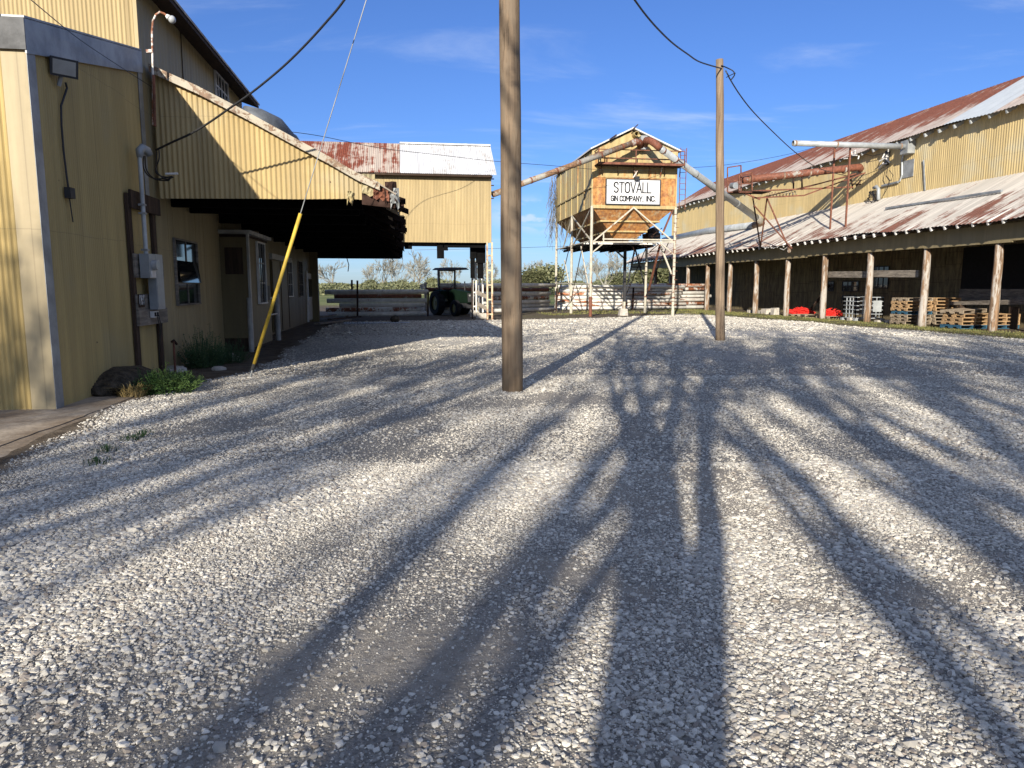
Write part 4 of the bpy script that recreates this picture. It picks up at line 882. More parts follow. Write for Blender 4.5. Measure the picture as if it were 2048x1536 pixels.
# vent hole
p = P(1268, 271, YT-.02); MB().pipe([p, p+Vector((0, -.5, 0))], .13, 16, .02).build('vent_pipe', M['yel_rust2'], tw); MB().tube([p+Vector((0, -.05, 0)), p+Vector((0, -.2, 0))], .115, 12).build('vent_plug', M['black'], tw)
a, b = P(1279, 300, YT-.25), P(1292, 273, YT-.25); MB().box(a.x, b.x, YT-.5, YT-.02, a.z, b.z).build('duct_box', M['galv'], tw)
# sign
sa, sb = P(1213, 407, YT-.14), P(1320, 361, YT-.14)
sg = empty('company_sign', ((sa.x+sb.x)/2, YT-.1, sa.z), 'white framed sign reading STOVALL GIN COMPANY., INC. on the hopper tower', 'sign')
MB().box(sa.x, sb.x, YT-.14, YT-.05, sa.z, sb.z).build('panel', M['sign'], sg)
mb = MB(); t_ = .055
mb.box(sa.x-t_, sb.x+t_, YT-.15, YT-.04, sb.z, sb.z+t_).box(sa.x-t_, sb.x+t_, YT-.15, YT-.04, sa.z-t_, sa.z).box(sa.x-t_, sa.x, YT-.15, YT-.04, sa.z, sb.z).box(sb.x, sb.x+t_, YT-.15, YT-.04, sa.z, sb.z)
mb.build('frame', M['dark_steel'], sg)
SW, SH = sb.x-sa.x, sb.z-sa.z
lettering('STOVALL', (sa.x+SW*.135, YT-.1405, sa.z+SH*.47), (1, 0, 0), (0, 0, 1), (0, -1, 0), SH*.42, SW*.70, .062, 'lettering', M['letter'], sg, .16)
lettering('GIN COMPANY.', (sa.x+SW*.085, YT-.1405, sa.z+SH*.115), (1, 0, 0), (0, 0, 1), (0, -1, 0), SH*.205, SW*.60, .052, 'lettering', M['letter'], sg, .17)
lettering('.,', (sa.x+SW*.69, YT-.1405, sa.z+SH*.12), (1, 0, 0), (0, 0, 1), (0, -1, 0), SH*.2, SW*.02, .026, 'lettering', M['elec'], sg, .17)
lettering('INC.', (sa.x+SW*.755, YT-.1405, sa.z+SH*.125), (1, 0, 0), (0, 0, 1), (0, -1, 0), SH*.205, SW*.165, .052, 'lettering', M['letter'], sg, .17)
# vine
mb = MB(); random.seed(9)
for k in range(70):
    p = onx(random.gauss(1112, 2), random.uniform(350, 440), XL-.1); p.x += random.uniform(-.35, .1); pts = [p]
    for j in range(6): p = p+Vector((random.uniform(-.14, .12), random.uniform(-.15, .15), -random.uniform(.1, .5))); pts.append(p.copy())
    mb.tube(pts, .011, 3, cap=False)
for k in range(30):
    p = onx(random.uniform(1118, 1150), random.uniform(432, 446), XL+.1); pts = [p]
    for j in range(5): p = p+Vector((random.uniform(-.1, .1), random.uniform(-.25, .15), -random.uniform(.1, .4))); pts.append(p.copy())
    mb.tube(pts, .010, 3, cap=False)
tag(mb.build('dead_vine', M['vine']), 'dry brown vine hanging from the far left corner of the tower', 'vine')
# ---------------------------------------------------------------- air ducts
yd = YT-.75
a0 = P(1276, 290, YT-.5); el = [P(1277, 300, YT-.3), P(1275, 288, YT-.7), P(1266, 287, yd-.1)]
endA = atf(985, 389, 36.6); mid = P(1041, 374, YT-2.6)
dA = empty('air_duct', P(1276, 290, YT-.5), 'long rust stained duct sloping down left from tower top to the passage', 'duct')
MB().tube([P(1282, 296, YT-.3), P(1279, 285, YT-.6), P(1271, 284, YT-.9), P(1262, 288, YT-.95)], .185, 14).build('elbow', M['pipe_rusty'], dA, smooth=True)
a = P(1266, 286, YT-.95); b = endA
MB().tube([a, b], .150, 14).build('pipe', M['pipe_tan'], dA, smooth=True)
for f_ in (.08, .24, .40, .56, .74, .9): q = a.lerp(b, f_); d = (b-a).normalized(); MB().tube([q-d*.04, q+d*.04], .163, 14).build('flange', M['pipe_rusty'], dA)
dB = empty('air_duct', P(1293, 287, YT-.5), 'grey duct sloping down right from tower top to the long shed', 'duct')
endB = atf(1520, 441, 49.0)
el = [P(1289, 290, YT-.35), P(1293, 281, YT-.9), P(1302, 282, YT-1.4), P(1312, 289, YT-1.7), P(1321, 297, YT-1.75)]
MB().tube(el, .19, 14).build('elbow', M['pipe_rusty'], dB, smooth=True)
c_ = el[-1]
MB().tube([c_, c_.lerp(endB, .96)], [.175, .22], 14).build('pipe', M['galvp'], dB, smooth=True)
for f_ in (.02, .12, .30, .5, .72): q = c_.lerp(endB, f_); d = (endB-c_).normalized(); MB().tube([q-d*.04, q+d*.04], .195+.045*f_, 14).build('flange', M['galv'] if f_ > .2 else M['pipe_rusty'], dB)
q = c_.lerp(endB, .95); nxt = onx(1497, 449, 23.9); 
MB().tube([q, q.lerp(endB, .7), endB+Vector((.1, 0, -.15)), (endB.x, endB.y+.9, endB.z-.28)], .25, 14).build('elbow', M['pipe_tan'], dB, smooth=True)
dC = MB().tube([(endB.x, endB.y+.7, endB.z-.27), (23.9, 56, 6.1), (23.9, 66, 6.0)], .26, 14).build('roof_duct', M['galvp'], smooth=True); tag(dC, 'fat grey duct lying along the foot of the shed upper wall', 'duct')
# ---------------------------------------------------------------- long shed on the right
XP = 21.04; XE = 20.18; XWR = 24.45; XU = 23.92; XRG = 28.2
sh = empty('long_shed', (XP, 45, 0), 'long yellow shed with rusty roofs, open lean-to and row of peeling posts', 'building')
YN, YF = 14.0, 65.5
zE = 3.94; zJ = onx(1700, 409, XWR).z; zU = 8.75; zR = 11.25
corr(MB(), (XWR, YN, 0), (0, 1, 0), YF-YN, zJ-.3, zU+.15, (-1, 0, 0), pitch=.13, amp=.007, seg=6).build('upper_wall', M['yfar'], sh)
def xslope(x0, z0, x1, z1, y0, y1, nm, mat, pitch=.2, amp=.014):
    mb = MB(); Ls = math.hypot(x1-x0, z1-z0); vd = Vector(((x1-x0)/Ls, 0, (z1-z0)/Ls)); nr = Vector((-vd.z, 0, vd.x))
    n = int((y1-y0)/pitch*6)
    b = len(mb.v)
    for i in range(n+1):
        y = y0+(y1-y0)*i/n; o = nr*(amp*math.sin(2*math.pi*(y-y0)/pitch)); sag = .05*math.sin(y*.45)+.03*math.sin(y*1.3)
        for k in range(4): mb.v.append(tuple(Vector((x0, y, z0+sag*(1-k/3)))+vd*(Ls*k/3)+o))
    for i in range(n):
        for k in range(3): a = b+i*4+k; mb.f.append((a, a+1, a+5, a+4))
    return mb.build(nm, M[mat], sh)
xslope(XE, zE, XWR+.02, zJ+.0, YN, 66.8, 'lean_to_roof', 'roof_low')
xslope(XU, zU, XRG, zR, YN, YF+.4, 'upper_roof', 'roof_up')
MB().quad((XRG, YN, zR), (XRG, YF+.4, zR), (2*XRG-XU, YF+.4, zU), (2*XRG-XU, YN, zU)).build('rear_roof', M['galv'], sh)
MB().box(XWR+.05, 31.8, YN, YF, 0, zU).build('inner_block', M['wood_dk'], sh)
MB().poly([(XWR, YF, zU), (31.8, YF, zU), (XRG, YF, zR-.05)]).build('gable_end', M['yfar'], sh)
MB().poly([(XWR-.0, YF+.01, zJ-.3), (31.8, YF+.01, zJ-.3), (31.8, YF+.01, zU), (XWR, YF+.01, zU)]).build('end_wall', M['yfar'], sh)
# dark underside boards + back wall inside
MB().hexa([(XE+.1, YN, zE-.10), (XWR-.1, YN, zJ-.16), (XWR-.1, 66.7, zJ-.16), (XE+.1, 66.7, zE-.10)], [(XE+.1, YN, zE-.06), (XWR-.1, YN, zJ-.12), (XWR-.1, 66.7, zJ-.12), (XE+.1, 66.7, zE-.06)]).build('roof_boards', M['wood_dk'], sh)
mb = MB(); y = YN; random.seed(31)
while y < YF:
    w_ = random.choice((.9, 1.2, 1.5)); z_ = 0
    while z_ < 5.6: h_ = random.choice((.55, .7, 1.3)); mb.box(XWR-.06-random.uniform(0, .03), XWR-.02, y, min(y+w_-.015, YF), z_, min(z_+h_-.015, 5.7)); z_ += h_
    y += w_
mb.build('inside_wall', M['wood_in'], sh)
for (u0, u1, v0, v1) in ((1925, 2100, 492, 578),):
    ya, yb = onx(u1, 535, XWR-.1).y, onx(u0, 535, XWR-.1).y; z0, z1_ = onx(1980, v1, XWR-.1).z, onx(1980, v0, XWR-.1).z
    MB().box(XWR-.12, XWR-.095, ya, yb, z0, z1_).build('dark_opening', M['black'], sh)
    MB().box(XWR-.16, XWR-.10, ya, yb, z0-.5, z0).build('sill_board', M['wood_gr'], sh)
for (u0, u1, v0, v1) in ((1748, 1778, 533, 576), (1686, 1718, 563, 582), (1657, 1668, 563, 582), (1685, 1712, 592, 606)):
    ya, yb = onx(u1, (v0+v1)/2, XWR-.1).y, onx(u0, (v0+v1)/2, XWR-.1).y; z0, z1_ = onx((u0+u1)/2, v1, XWR-.1).z, onx((u0+u1)/2, v0, XWR-.1).z
    o = MB().box(XWR-.13, XWR-.11, ya, yb, z0, z1_).build('inner_window', M['glass'], sh)
    mb = MB()
    for k in range(4): yy = ya+(yb-ya)*k/3; mb.box(XWR-.15, XWR-.131, yy-.025, yy+.025, z0, z1_)
    for z_ in (z0, (z0+z1_)/2, z1_): mb.box(XWR-.149, XWR-.1305, ya, yb, z_-.025, z_+.025)
    mb.build('muntins', M['dark_steel'], o)
# header, posts, rafter tails
mb = MB(); y = YN; k = 0
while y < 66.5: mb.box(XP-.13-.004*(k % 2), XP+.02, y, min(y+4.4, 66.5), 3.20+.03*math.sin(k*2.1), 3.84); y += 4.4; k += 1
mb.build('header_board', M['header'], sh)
proto = None; YPOST = []
for i in range(-1, 11):
    f_inv = .0008525+.0001175*i if i >= 0 else .0007350
    f_ = 1440*21.26/1440*1.0/1 if False else 1.0/f_inv/1440*1.0
    # u-816 = 1/f_inv at the post
    u = 816+1/f_inv; y = onx(u, 575, XP).y; YPOST.append(y)
    rd = random.Random(i+40)
    pts = [(XP+.06+rd.uniform(-.010, .010), y+rd.uniform(-.01, .01), z_) for z_ in (-.2, .4, 1.1, 1.8, 2.5, 3.24)]
    MB().tube(pts, [.150+rd.uniform(-.008, .008)+.02*(3-j)/3 for j in range(len(pts))], 14).build('post', M['post'], sh, smooth=True)
def tails(x_out, x_in, z_out, z_in, y0, y1, step, mat='tail'):
    pr = None; y = y0
    while y < y1:
        yy = y+random.uniform(-.04, .04)
        if pr is None:
            ez = empty('tmp', (0, 0, 0)); mbt = MB()
            mbt.hexa([(x_out+.06, -.035, z_out-.15), (x_in, -.035, z_in-.15), (x_in, .035, z_in-.15), (x_out+.06, .035, z_out-.15)], [(x_out, -.035, z_out), (x_in, -.035, z_in), (x_in, .035, z_in), (x_out, .035, z_out)])
            pr = mbt.build('rafter_tail', M[mat], None); bpy.data.objects.remove(ez); o = pr
        else: o = pr.copy(); C.objects.link(o)
        o.parent = sh; o.location = Vector((0, yy, 0))-sh.location
        y += step
random.seed(77)
tails(XE+.0, XE+.9, zE-.02, zE+.42, 22.5, 66, .70, 'white')
tails(XU+.04, XWR+.05, zU-.05, zU+.20, 27.0, 65.5, .95, 'galvp')
# loose planks across the far bays
for i, (u0, u1, v0, v1) in enumerate(((1657, 1735, 541, 556), (1745, 1837, 540, 554))):
    a, b = onx(u0, (v0+v1)/2, XP+.3), onx(u1, (v0+v1)/2, XP+.3)
    tag(MB().hexa([(XP+.28, b.y, b.z-.16), (XP+.34, b.y, b.z-.16), (XP+.34, a.y, a.z-.16), (XP+.28, a.y, a.z-.16)], [(XP+.28, b.y, b.z+.14), (XP+.34, b.y, b.z+.14), (XP+.34, a.y, a.z+.14), (XP+.28, a.y, a.z+.14)]).build('cross_plank', M['wood_gr']),
        ('grey plank nailed across the shed bay above the red bundle side', 'grey plank nailed across the shed bay above the pallets')[i], 'plank')
# ---- ducts and gantry over the lean-to roof
def rf(x): return zE+(zJ-zE)*(x-XE)/(XWR-XE)       # lean-to roof height
wl = onx(1822, 293.5, XWR-.05)
d3 = empty('wall_duct', wl, 'straight pale grey duct sticking out level from the upper shed wall', 'duct')
pL = ony(1586, 289, wl.y-.0); 
MB().pipe([(pL.x, wl.y, wl.z), (wl.x-.3, wl.y, wl.z)], .135, 16, .015).build('pipe', M['galvp'], d3, smooth=True)
for xx in (pL.x+.08, pL.x+2.2, wl.x-.6): MB().tube([(xx, wl.y, wl.z), (xx+.07, wl.y, wl.z)], .148, 16).build('flange', M['pipe_tan'], d3)
MB().box(wl.x-.38, wl.x+.02, wl.y-.28, wl.y+.25, wl.z-.35, wl.z+.28).build('wall_box', M['galv'], d3)
w4 = onx(1722, 336, XWR-.05)
d4 = empty('wall_duct', w4, 'mostly rusted brown duct carried by the rusty gantry', 'duct')
pL = ony(1486, 360, w4.y); zl4 = pL.z
MB().tube([(pL.x, w4.y, zl4), (w4.x-.45, w4.y, w4.z+.0), (w4.x-.1, w4.y, w4.z+.05), (w4.x+.05, w4.y, w4.z-.1)], .19, 16).build('pipe', M['pipe_rusty'], d4, smooth=True)
for f_ in (.04, .33, .55, .85): xx = pL.x+(w4.x-pL.x)*f_; zz_ = zl4+(w4.z-zl4)*f_; MB().tube([(xx, w4.y, zz_), (xx+.08, w4.y, zz_)], .21, 16).build('flange', M['pipe_tan'], d4)
# gantry
gy = w4.y
ga = empty('duct_gantry', (pL.x, gy, rf(21.5)), 'rusty steel gantry with leaning legs standing on the lean-to roof', 'gantry')
def gb(pts_pairs, nm, w_=.06, mat='rust', y=None):
    for (a, b) in pts_pairs:
        MB().bar(ony(a[0], a[1], y or gy), ony(b[0], b[1], y or gy), w_).build(nm, M[mat], ga)
for dy in (-.3, .35):
    gb([((1505, 382), (1706, 374)), ((1505, 396), (1608, 391)), ((1608, 391), (1737, 343)), ((1485, 385), (1520, 399)), ((1600, 378), (1712, 347))], 'chord', .065, 'rust', gy+dy)
gb([((1520, 396+0), (1737, 343)), ((1737, 342), (1737, 405)), ((1700, 352), (1706, 378)), ((1587, 355), (1587, 378)), ((1604, 353), (1604, 380)), ((1706, 368), (1737, 369)), ((1712, 372), (1735, 345))], 'strut', .06, 'rust_dk')
MB().box(ony(1470, 382, gy-.4).x, ony(1540, 382, gy-.4).x, gy-.5, gy+.5, ony(1500, 384, gy).z-.04, ony(1500, 384, gy).z).build('deck', M['rust_dk'], ga)
for (u0, u1, v0, v1, dy) in ((1455, 1482, 331, 384, -.1), (1478, 1504, 345, 384, -.45)):
    a, b, c, d = ony(u0, v1, gy+dy), ony(u0, v0+4, gy+dy), ony(u1, v0, gy+dy), ony(u1, v1, gy+dy)
    for (p_, q_) in ((a, b), (b, c), (c, d), (a, d), (a.lerp(b, .45), d.lerp(c, .45))): MB().bar(p_, q_, .055).build('guard_frame', M['rust'], ga)
p = ony(1468, 372, gy-.2); MB().tube([p+Vector((0, -.2, 0)), p+Vector((0, .25, .05))], .16, 12).build('motor', M['zinc_dirty'], ga)
mb = MB()
for k in range(9):
    a = ony(1532+k*6.5, 394-k*.3, gy+.3); b = ony(1538+k*6.5, 384-k*.3, gy+.3); c = ony(1541+k*6.5, 394-k*.3, gy+.3); mb.bar(a, b, .025).bar(b, c, .025)
mb.build('lattice_web', M['pipe_tan'], ga)
def roofpt(u, v):      # point on the lean-to roof seen at that place
    d = ray(u, v); k_ = (zJ-zE)/(XWR-XE); t_ = (zE-EYE-k_*XE)/(d[2]-k_*d[0]); return Vector((t_*d[0], t_*d[1], EYE+t_*d[2]))
f1, f2 = roofpt(1521, 495), roofpt(1578, 498); t1 = ony(1506, 398, gy-.2); t2 = ony(1534, 396, gy)
for (a, b, m_) in ((t1, f1, 'rust_dk'), (t2, f1+Vector((0.02, .05, 0)), 'rust'), (t2, f2, 'rust'), (t1.lerp(f1, .12), f2+Vector((0, -.3, 0)), 'rust')): MB().tube([a, b], .04, 8).build('raking_leg', M[m_], ga)
MB().tube([f2, f2+Vector((-.15, -.3, -.12))], .09, 8).build('pivot_foot', M['pipe_tan'], ga)
# support frame of straight duct
b1, b2 = roofpt(1660, 459), roofpt(1691, 454)
fr = empty('support_stand', b1, 'tall thin rusty rectangular frame standing on the lean-to roof', 'frame')
t1, t2 = Vector((b1.x, b1.y, 0)), Vector((b2.x, b2.y, 0)); t1.z = onx(1654, 300, b1.x).z; t2.z = onx(1683, 293, b2.x).z
for (a, b) in ((b1, t1), (b2, t2)): MB().bar(a, b, .07).build('upright', M['rust'], fr)
MB().bar(t1, t2, .07).build('top_bar', M['rust_dk'], fr)
# wall bits: electrical panel patch, conduit, insulators
p1_, p2_ = onx(1805, 357, XWR-.02), onx(1829, 317, XWR-.02)
MB().box(XWR-.04, XWR-.015, p2_.y, p1_.y, p1_.z, p2_.z).build('patch_panel', M['galv'], sh)
cd = empty('wall_conduit', onx(1804, 330, XWR-.06), 'grey conduit bending down the yellow upper wall under the grey duct', 'conduit')
MB().tube([onx(u, v, XWR-.07) for (u, v) in ((1808, 305), (1804, 320), (1804, 350), (1800, 362), (1795, 365))], .035, 8).build('pipe', M['galvp'], cd)
MB().tube([onx(u, v, XWR-.07) for (u, v) in ((1797, 364), (1764, 372))], .06, 8).build('thick_pipe', M['zinc_dirty'], cd)
wh2 = empty('roof_weatherhead', onx(1757, 390, XWR-.3), 'bent grey weatherhead stub standing where lean-to roof meets the wall', 'conduit')
MB().tube([onx(u, v, XWR-.25) for (u, v) in ((1757, 400), (1757, 378), (1753, 373), (1748, 376))], .09, 10).build('pipe', M['galvp'], wh2, smooth=True)
random.seed(6); mb = MB()
for k in range(9):
    a = onx(1745+random.uniform(-3, 6), 386+random.uniform(-6, 9), XWR-.3); mb.tube([a, a+Vector((-.1, random.uniform(-.3, .3), random.uniform(-.4, .3))), a+Vector((-.1, random.uniform(-.5, .5), random.uniform(-.6, -.1)))], .02, 5)
mb.build('loose_wires', M['black_pl'], wh2)
ib = empty('insulator_rack', onx(1776, 322, XWR-.1), 'broken insulator rack with tangled pale wires on the upper wall', 'insulators')
MB().box(XWR-.16, XWR-.03, onx(1780, 316, XWR).y, onx(1775, 316, XWR).y, onx(1778, 330, XWR).z, onx(1778, 302, XWR).z).build('bracket', M['dark_steel'], ib)
for k in range(7):
    a = onx(1770+random.uniform(-6, 10), 303+random.uniform(0, 25), XWR-.2); MB().tube([a, a+Vector((-.12, random.uniform(-.5, .5), random.uniform(-.3, .3)))], .035, 6).build('insulator', M['white'], ib)
mb = MB()
for (pts) in (((1776, 330), (1765, 336), (1730, 350), (1700, 352)), ((1776, 332), (1772, 350), (1779, 362), (1774, 378), (1766, 392)), ((1770, 306), (1745, 312), (1712, 304), (1700, 315)), ((1778, 340), (1786, 350), (1782, 362), (1776, 358))):
    mb.tube([onx(u, v, XWR-.22) for (u, v) in pts], .015, 5)
mb.build('tangled_wires', M['black_pl'], ib)
e1 = empty('eave_insulators', onx(1702, 310, XWR-.4), 'white insulators and snapped wires beneath the upper eave', 'insulators')
for k in range(7):
    a = onx(1695+k*4+random.uniform(-2, 2), 312+random.uniform(-7, 7), XWR-.5); MB().tube([a, a+Vector((-.05, random.uniform(-.4, .4), random.uniform(-.25, .25)))], .035, 6).build('insulator', M['white'], e1)
tag(MB().bar(onx(1847, 320, XWR-.05), onx(1850, 381, XWR-.05), .05).build('wall_rod', M['zinc_dirty']), 'thin dark vertical rod on the yellow upper wall at right', 'rod')
a, b = roofpt(1772, 421), roofpt(2003, 387)
tag(MB().bar(a+Vector((0, 0, .1)), b+Vector((0, 0, .1)), .09).build('roof_bar', M['zinc_dirty']), 'long dark bar lying on the lean-to roof', 'bar')
for k, (u, v) in enumerate(((1522, 493), (1540, 494), (1560, 497))):
    a = onx(u, v, XE); mbq = MB().tube([a, a+Vector((-.05, -.5, -.1)), a+Vector((-.05, -1.0, -.12+.1*k))], .02, 5)
    tag(mbq.build('loose_eave_wire', M['white']), ('far', 'middle', 'near')[k]+' scrap of pale wire dangling at the lean-to eave by the gantry feet', 'wire')
# ---------------------------------------------------------------- utility poles, guy, wires
def pole(nm, x, y, h, r0, r1, mat, label, lean=(0, 0)):
    e = empty(nm, (x, y, 0), label, 'utility pole', 'wooden utility poles in the yard')
    n = 14; pts = [(x+lean[0]*k/n+.006*math.sin(k*1.7), y+lean[1]*k/n, -.3+(h+.3)*k/n) for k in range(n+1)]
    MB().tube(pts, [r0+(r1-r0)*k/n for k in range(n+1)], 20).build('shaft', M[mat], e, smooth=True)
    return e
pb = onz(1025, 783); P1 = pole('utility_pole', pb.x, pb.y, 12.2, .165, .135, 'pole', 'near thick brown utility pole in the middle of the yard', (-.09, 0))
p2b = onz(1441, 681); P2 = pole('utility_pole', p2b.x, p2b.y, ony(1440, 118, p2b.y).z, .145, .105, 'pole2', 'farther pale utility pole in front of the long shed', (-.33, .05))
MB().tube([(p2b.x+.13*math.cos(t_), p2b.y-.13*abs(math.sin(t_))*1, ony(1440, 150, p2b.y).z+.06*math.cos(t_)) for t_ in np.linspace(0, 3.14, 9)], .012, 5).build('strap', M['black_pl'], P2)
f1_ = pb.x*sT+pb.y*cT; f2_ = p2b.x*sT+p2b.y*cT
def cable(pix, r, label, mat='black_pl', n=6, tw=None, cat='cable'):
    """pix: (u, v, forward distance)"""
    P_ = [atf(*p) for p in pix]; out = []
    for i in range(len(P_)-1):
        a, b, c, d = P_[max(i-1, 0)], P_[i], P_[i+1], P_[min(i+2, len(P_)-1)]
        for k in range(6):
            t = k/6; out.append(.5*((2*b)+(c-a)*t+(2*a-5*b+4*c-d)*t*t+(3*b-a-3*c+d)*t*t*t))
    out.append(P_[-1]); return tag(MB().tube(out, r, n).build('overhead_cable', M[mat]), label, cat)
fW = WH.x*sT+WH.y*cT
cable([(312, 300, fW+.1), (345, 284, fW), (380, 268, fW-.1), (417, 246, fW-.2), (460, 216, fW-.35), (505, 184, fW-.5), (560, 139, fW-.7), (605, 96, fW-.9), (650, 47, fW-1.1), (690, -2, fW-1.3), (760, -110, fW-1.6), (1024, -640, f1_)], .019, 'thick black service cable rising from the weatherhead to upper left sky')
for i, pts in enumerate((((287, 312), (287, 335), (298, 352), (318, 358), (345, 352)), ((290, 312), (293, 340), (310, 358), (335, 361), (340, 357)), ((314, 303), (312, 330), (312, 345), (325, 353), (345, 355)), ((318, 300), (318, 318), (312, 340), (330, 358), (347, 354)))):
    o = cable([(u, v, fW+.1-.05*i) for u, v in pts], .012, ('outermost', 'second', 'third', 'innermost')[i]+' loop of slack black service wire below the weatherhead')
a = atf(331, 348, fW); tag(MB().tube([a, a+Vector((.2, 0, .01))], .02, 8).build('splice_sleeve', M['white']), 'pale splice sleeve beside the slack loops of wire', 'splice')
cable([(60, -2, 8.4), (150, 72, 10), (220, 120, 11.5), (305, 175, 13.3)], .006, 'thin dark wire slanting over the annex to the wall corner')
cable([(1268, -2, 15.1), (1290, 28, 15.8), (1315, 57, 16.6), (1345, 86, 17.7), (1375, 108, 19), (1400, 124, 20.2), (1443, 137, f2_-.1)], .020, 'thick black cable sagging from top centre to the pale pole')
cable([(1000, -420, f1_), (1100, -240, 12.2), (1190, -110, 13.6), (1268, -2, 15.1)], .020, 'black cable above the frame between the two poles')
cable([(1443, 131, f2_-.15), (1455, 136, f2_), (1466, 142, f2_), (1469, 150, f2_), (1461, 161, f2_)], .018, 'black cable loop at the top of the pale pole')
cable([(1451, 141, f2_), (1456, 150, f2_), (1461, 160, f2_+.3), (1480, 190, f2_+1.6), (1505, 222, f2_+3), (1540, 258, f2_+5.5), (1585, 300, f2_+8.5), (1625, 330, f2_+11.3), (1660, 344, f2_+13.6), (1705, 354, f2_+17.5)], .019, 'black cable running down from the pale pole to the shed wall')
cable([(575, 263, 26), (640, 272, 28), (760, 296, 31), (880, 310, 33), (985, 322, 35.5), (1100, 331, 37), (1180, 338, 38.3), (1260, 341, 39.2), (1350, 337, 41), (1450, 330, 44), (1560, 312, 47), (1640, 292, 49.5), (1700, 277, 51)], .011, 'long thin cable crossing from the gin building past the tower to the shed')
cable([(830, 500, 90), (985, 497, 90), (1110, 493, 92), (1180, 490, 94)], .02, 'faint distant wire crossing the sky behind the passage')
# guy wire with guard
an = onz(499, 758); top = Vector((pb.x, pb.y, 11.7))
gw = empty('guy_wire', an, 'guy wire with long yellow plastic guard anchored in the gravel', 'guy wire')
d = (top-an).normalized()
MB().tube([an, top], .008, 6).build('wire', M['galv'], gw)
s0, s1 = .35, (onx(0, 0, 1).x*0+ (2.82/d.z))
MB().tube([an+d*.28, an+d*s1], .030, 12).build('guard', M['yplastic'], gw, smooth=True)
MB().tube([an+Vector((-.03, 0, -.1)), an+d*.30], .014, 8).build('anchor_rod', M['galv'], gw)
MB().tube([an+d*.18+Vector((0, 0, 0)), an+d*.30], .032, 8).build('clamp', M['dark_steel'], gw)
# ---------------------------------------------------------------- cyclone duct behind canopy
yc = 24.9
cy_pts = [ony(u, v, yc+dy) for (u, v, dy) in ((488, 245, 0), (515, 250, .2), (545, 262, .8), (572, 290, 1.6), (590, 330, 2.2))]
cyc = empty('curved_duct', cy_pts[0], 'big dull grey curved duct showing above the canopy roof', 'duct')
MB().tube(cy_pts, [.52, .52, .50, .46, .40], 18).build('duct_body', M['duct_dk'], cyc, smooth=True)
q = cy_pts[3]; dd = (cy_pts[4]-cy_pts[2]).normalized(); MB().tube([q-dd*.05, q+dd*.05], .49, 18).build('band', M['galv'], cyc)
# ---------------------------------------------------------------- stacked pipes
ORD = ['lowest', 'second lowest', 'third lowest', 'fourth up', 'fifth up', 'sixth up', 'seventh up', 'topmost', 'very top']
def stack(x0, x1, y0, y1, n, rad, where, group, mats, seed):
    rd = random.Random(seed)
    for k in range(n):
        z = rad+.02+k*rad*2.06; e0, e1_ = rd.uniform(-.3, .5), rd.uniform(-.3, .2); yy = .13*(k % 2)
        a = Vector((x0+e0, y0+yy, z+rd.uniform(-.01, .02))); b = Vector((x1+e1_, y1+yy, z+rd.uniform(-.01, .02)))
        m = mats[k % len(mats)]
        lab = (ORD[k] if k < n-1 else 'topmost')+' pipe of '+where
        tag(MB().pipe([a, a.lerp(b, .5), b], rad*rd.uniform(.93, 1.05), 14, .02).build('steel_pipe', M[m], None, smooth=True), lab, 'pipe', group)
yA = 40.4
xa0, xa1 = ony(660, 600, yA).x, ony(852, 600, yA+1).x
stack(xa0, xa1, yA, yA+1.2, 6, .118, 'the shaded stack under the canopy opening', 'pipes stacked beyond the canopy', ['wrust', 'wrust_hi', 'wrust', 'wrust', 'pipe_rusty', 'wrust'], 3)
xb0, xb1 = ony(862, 600, yA+2).x, ony(1112, 600, yA+6).x
stack(xb0, xb1, yA+2.6, yA+7, 7, .128, 'the grey stack between tractor and tower', 'pipes stacked behind the centre pole', ['wrust', 'wrust', 'wrust', 'wrust_hi', 'wrust', 'pipe_rusty', 'wrust'], 5)
yT2 = yback+1.8; xc0, xc1 = ony(1113, 600, yT2).x, ony(1372, 600, yT2).x
stack(xc0, xc1, yT2, yT2+.4, 7, .122, 'the sunlit rust streaked stack behind the tower', 'sunlit pipes behind the tower', ['wrust', 'rust_orange', 'rust_orange', 'wrust', 'rust_orange', 'rust_orange', 'wrust'], 8)
stack(ony(1255, 600, yT2+1).x, ony(1420, 600, yT2+1).x, yT2+.9, yT2+1.2, 7, .13, 'the rear stack by the shed end', 'pipes stacked at the shed end', ['wrust', 'wrust_hi', 'rust_orange', 'wrust'], 11)
for i, (u, y, z, lab) in enumerate(((703, yA+.9, 2.02, 'taller dark stake behind the shaded pipe stack'), (714, yA-.2, 1.98, 'dark stake in front of the shaded pipe stack'), (855, yA+.6, 1.35, 'short dark stake at the right end of the shaded pipe stack'), (1112, yA+6.6, 1.55, 'dark stake at the far left leg of the tower'), (1265, yT2-.25, 1.6, 'stake against the sunlit pipes'))):
    x = ony(u, 600, y).x; o = tag(MB().hexa([(x-.05, y-.06, -.1), (x+.05, y-.06, -.1), (x+.05, y+.06, -.1), (x-.05, y+.06, -.1)], [(x, y-.06, z), (x+.1, y-.06, z), (x+.1, y+.06, z), (x, y+.06, z)]).build('stake', M['rust_dk']), lab, 'stake')
x = ony(878, 560, 52).x; tag(MB().tube([(x, 52, 0), (x-.05, 52, 2.9)], .07, 8).build('fence_post', M['leg']), 'pale bare post standing behind the tractor', 'post')
x = ony(851, 575, 50).x; tag(MB().tube([(x, 50, 0), (x, 50, 1.95)], .09, 8).build('fence_post', M['wood_gr']), 'short post left of the tractor wheel', 'post')
for i, u in enumerate((992, 1060)): x = ony(u, 575, 56).x; tag(MB().tube([(x, 56, 0), (x, 56, 1.9)], .09, 8).build('fence_post', M['wood_gr']), ('short post right of the passage leg', 'short post beyond the grey pipe stack')[i], 'post')
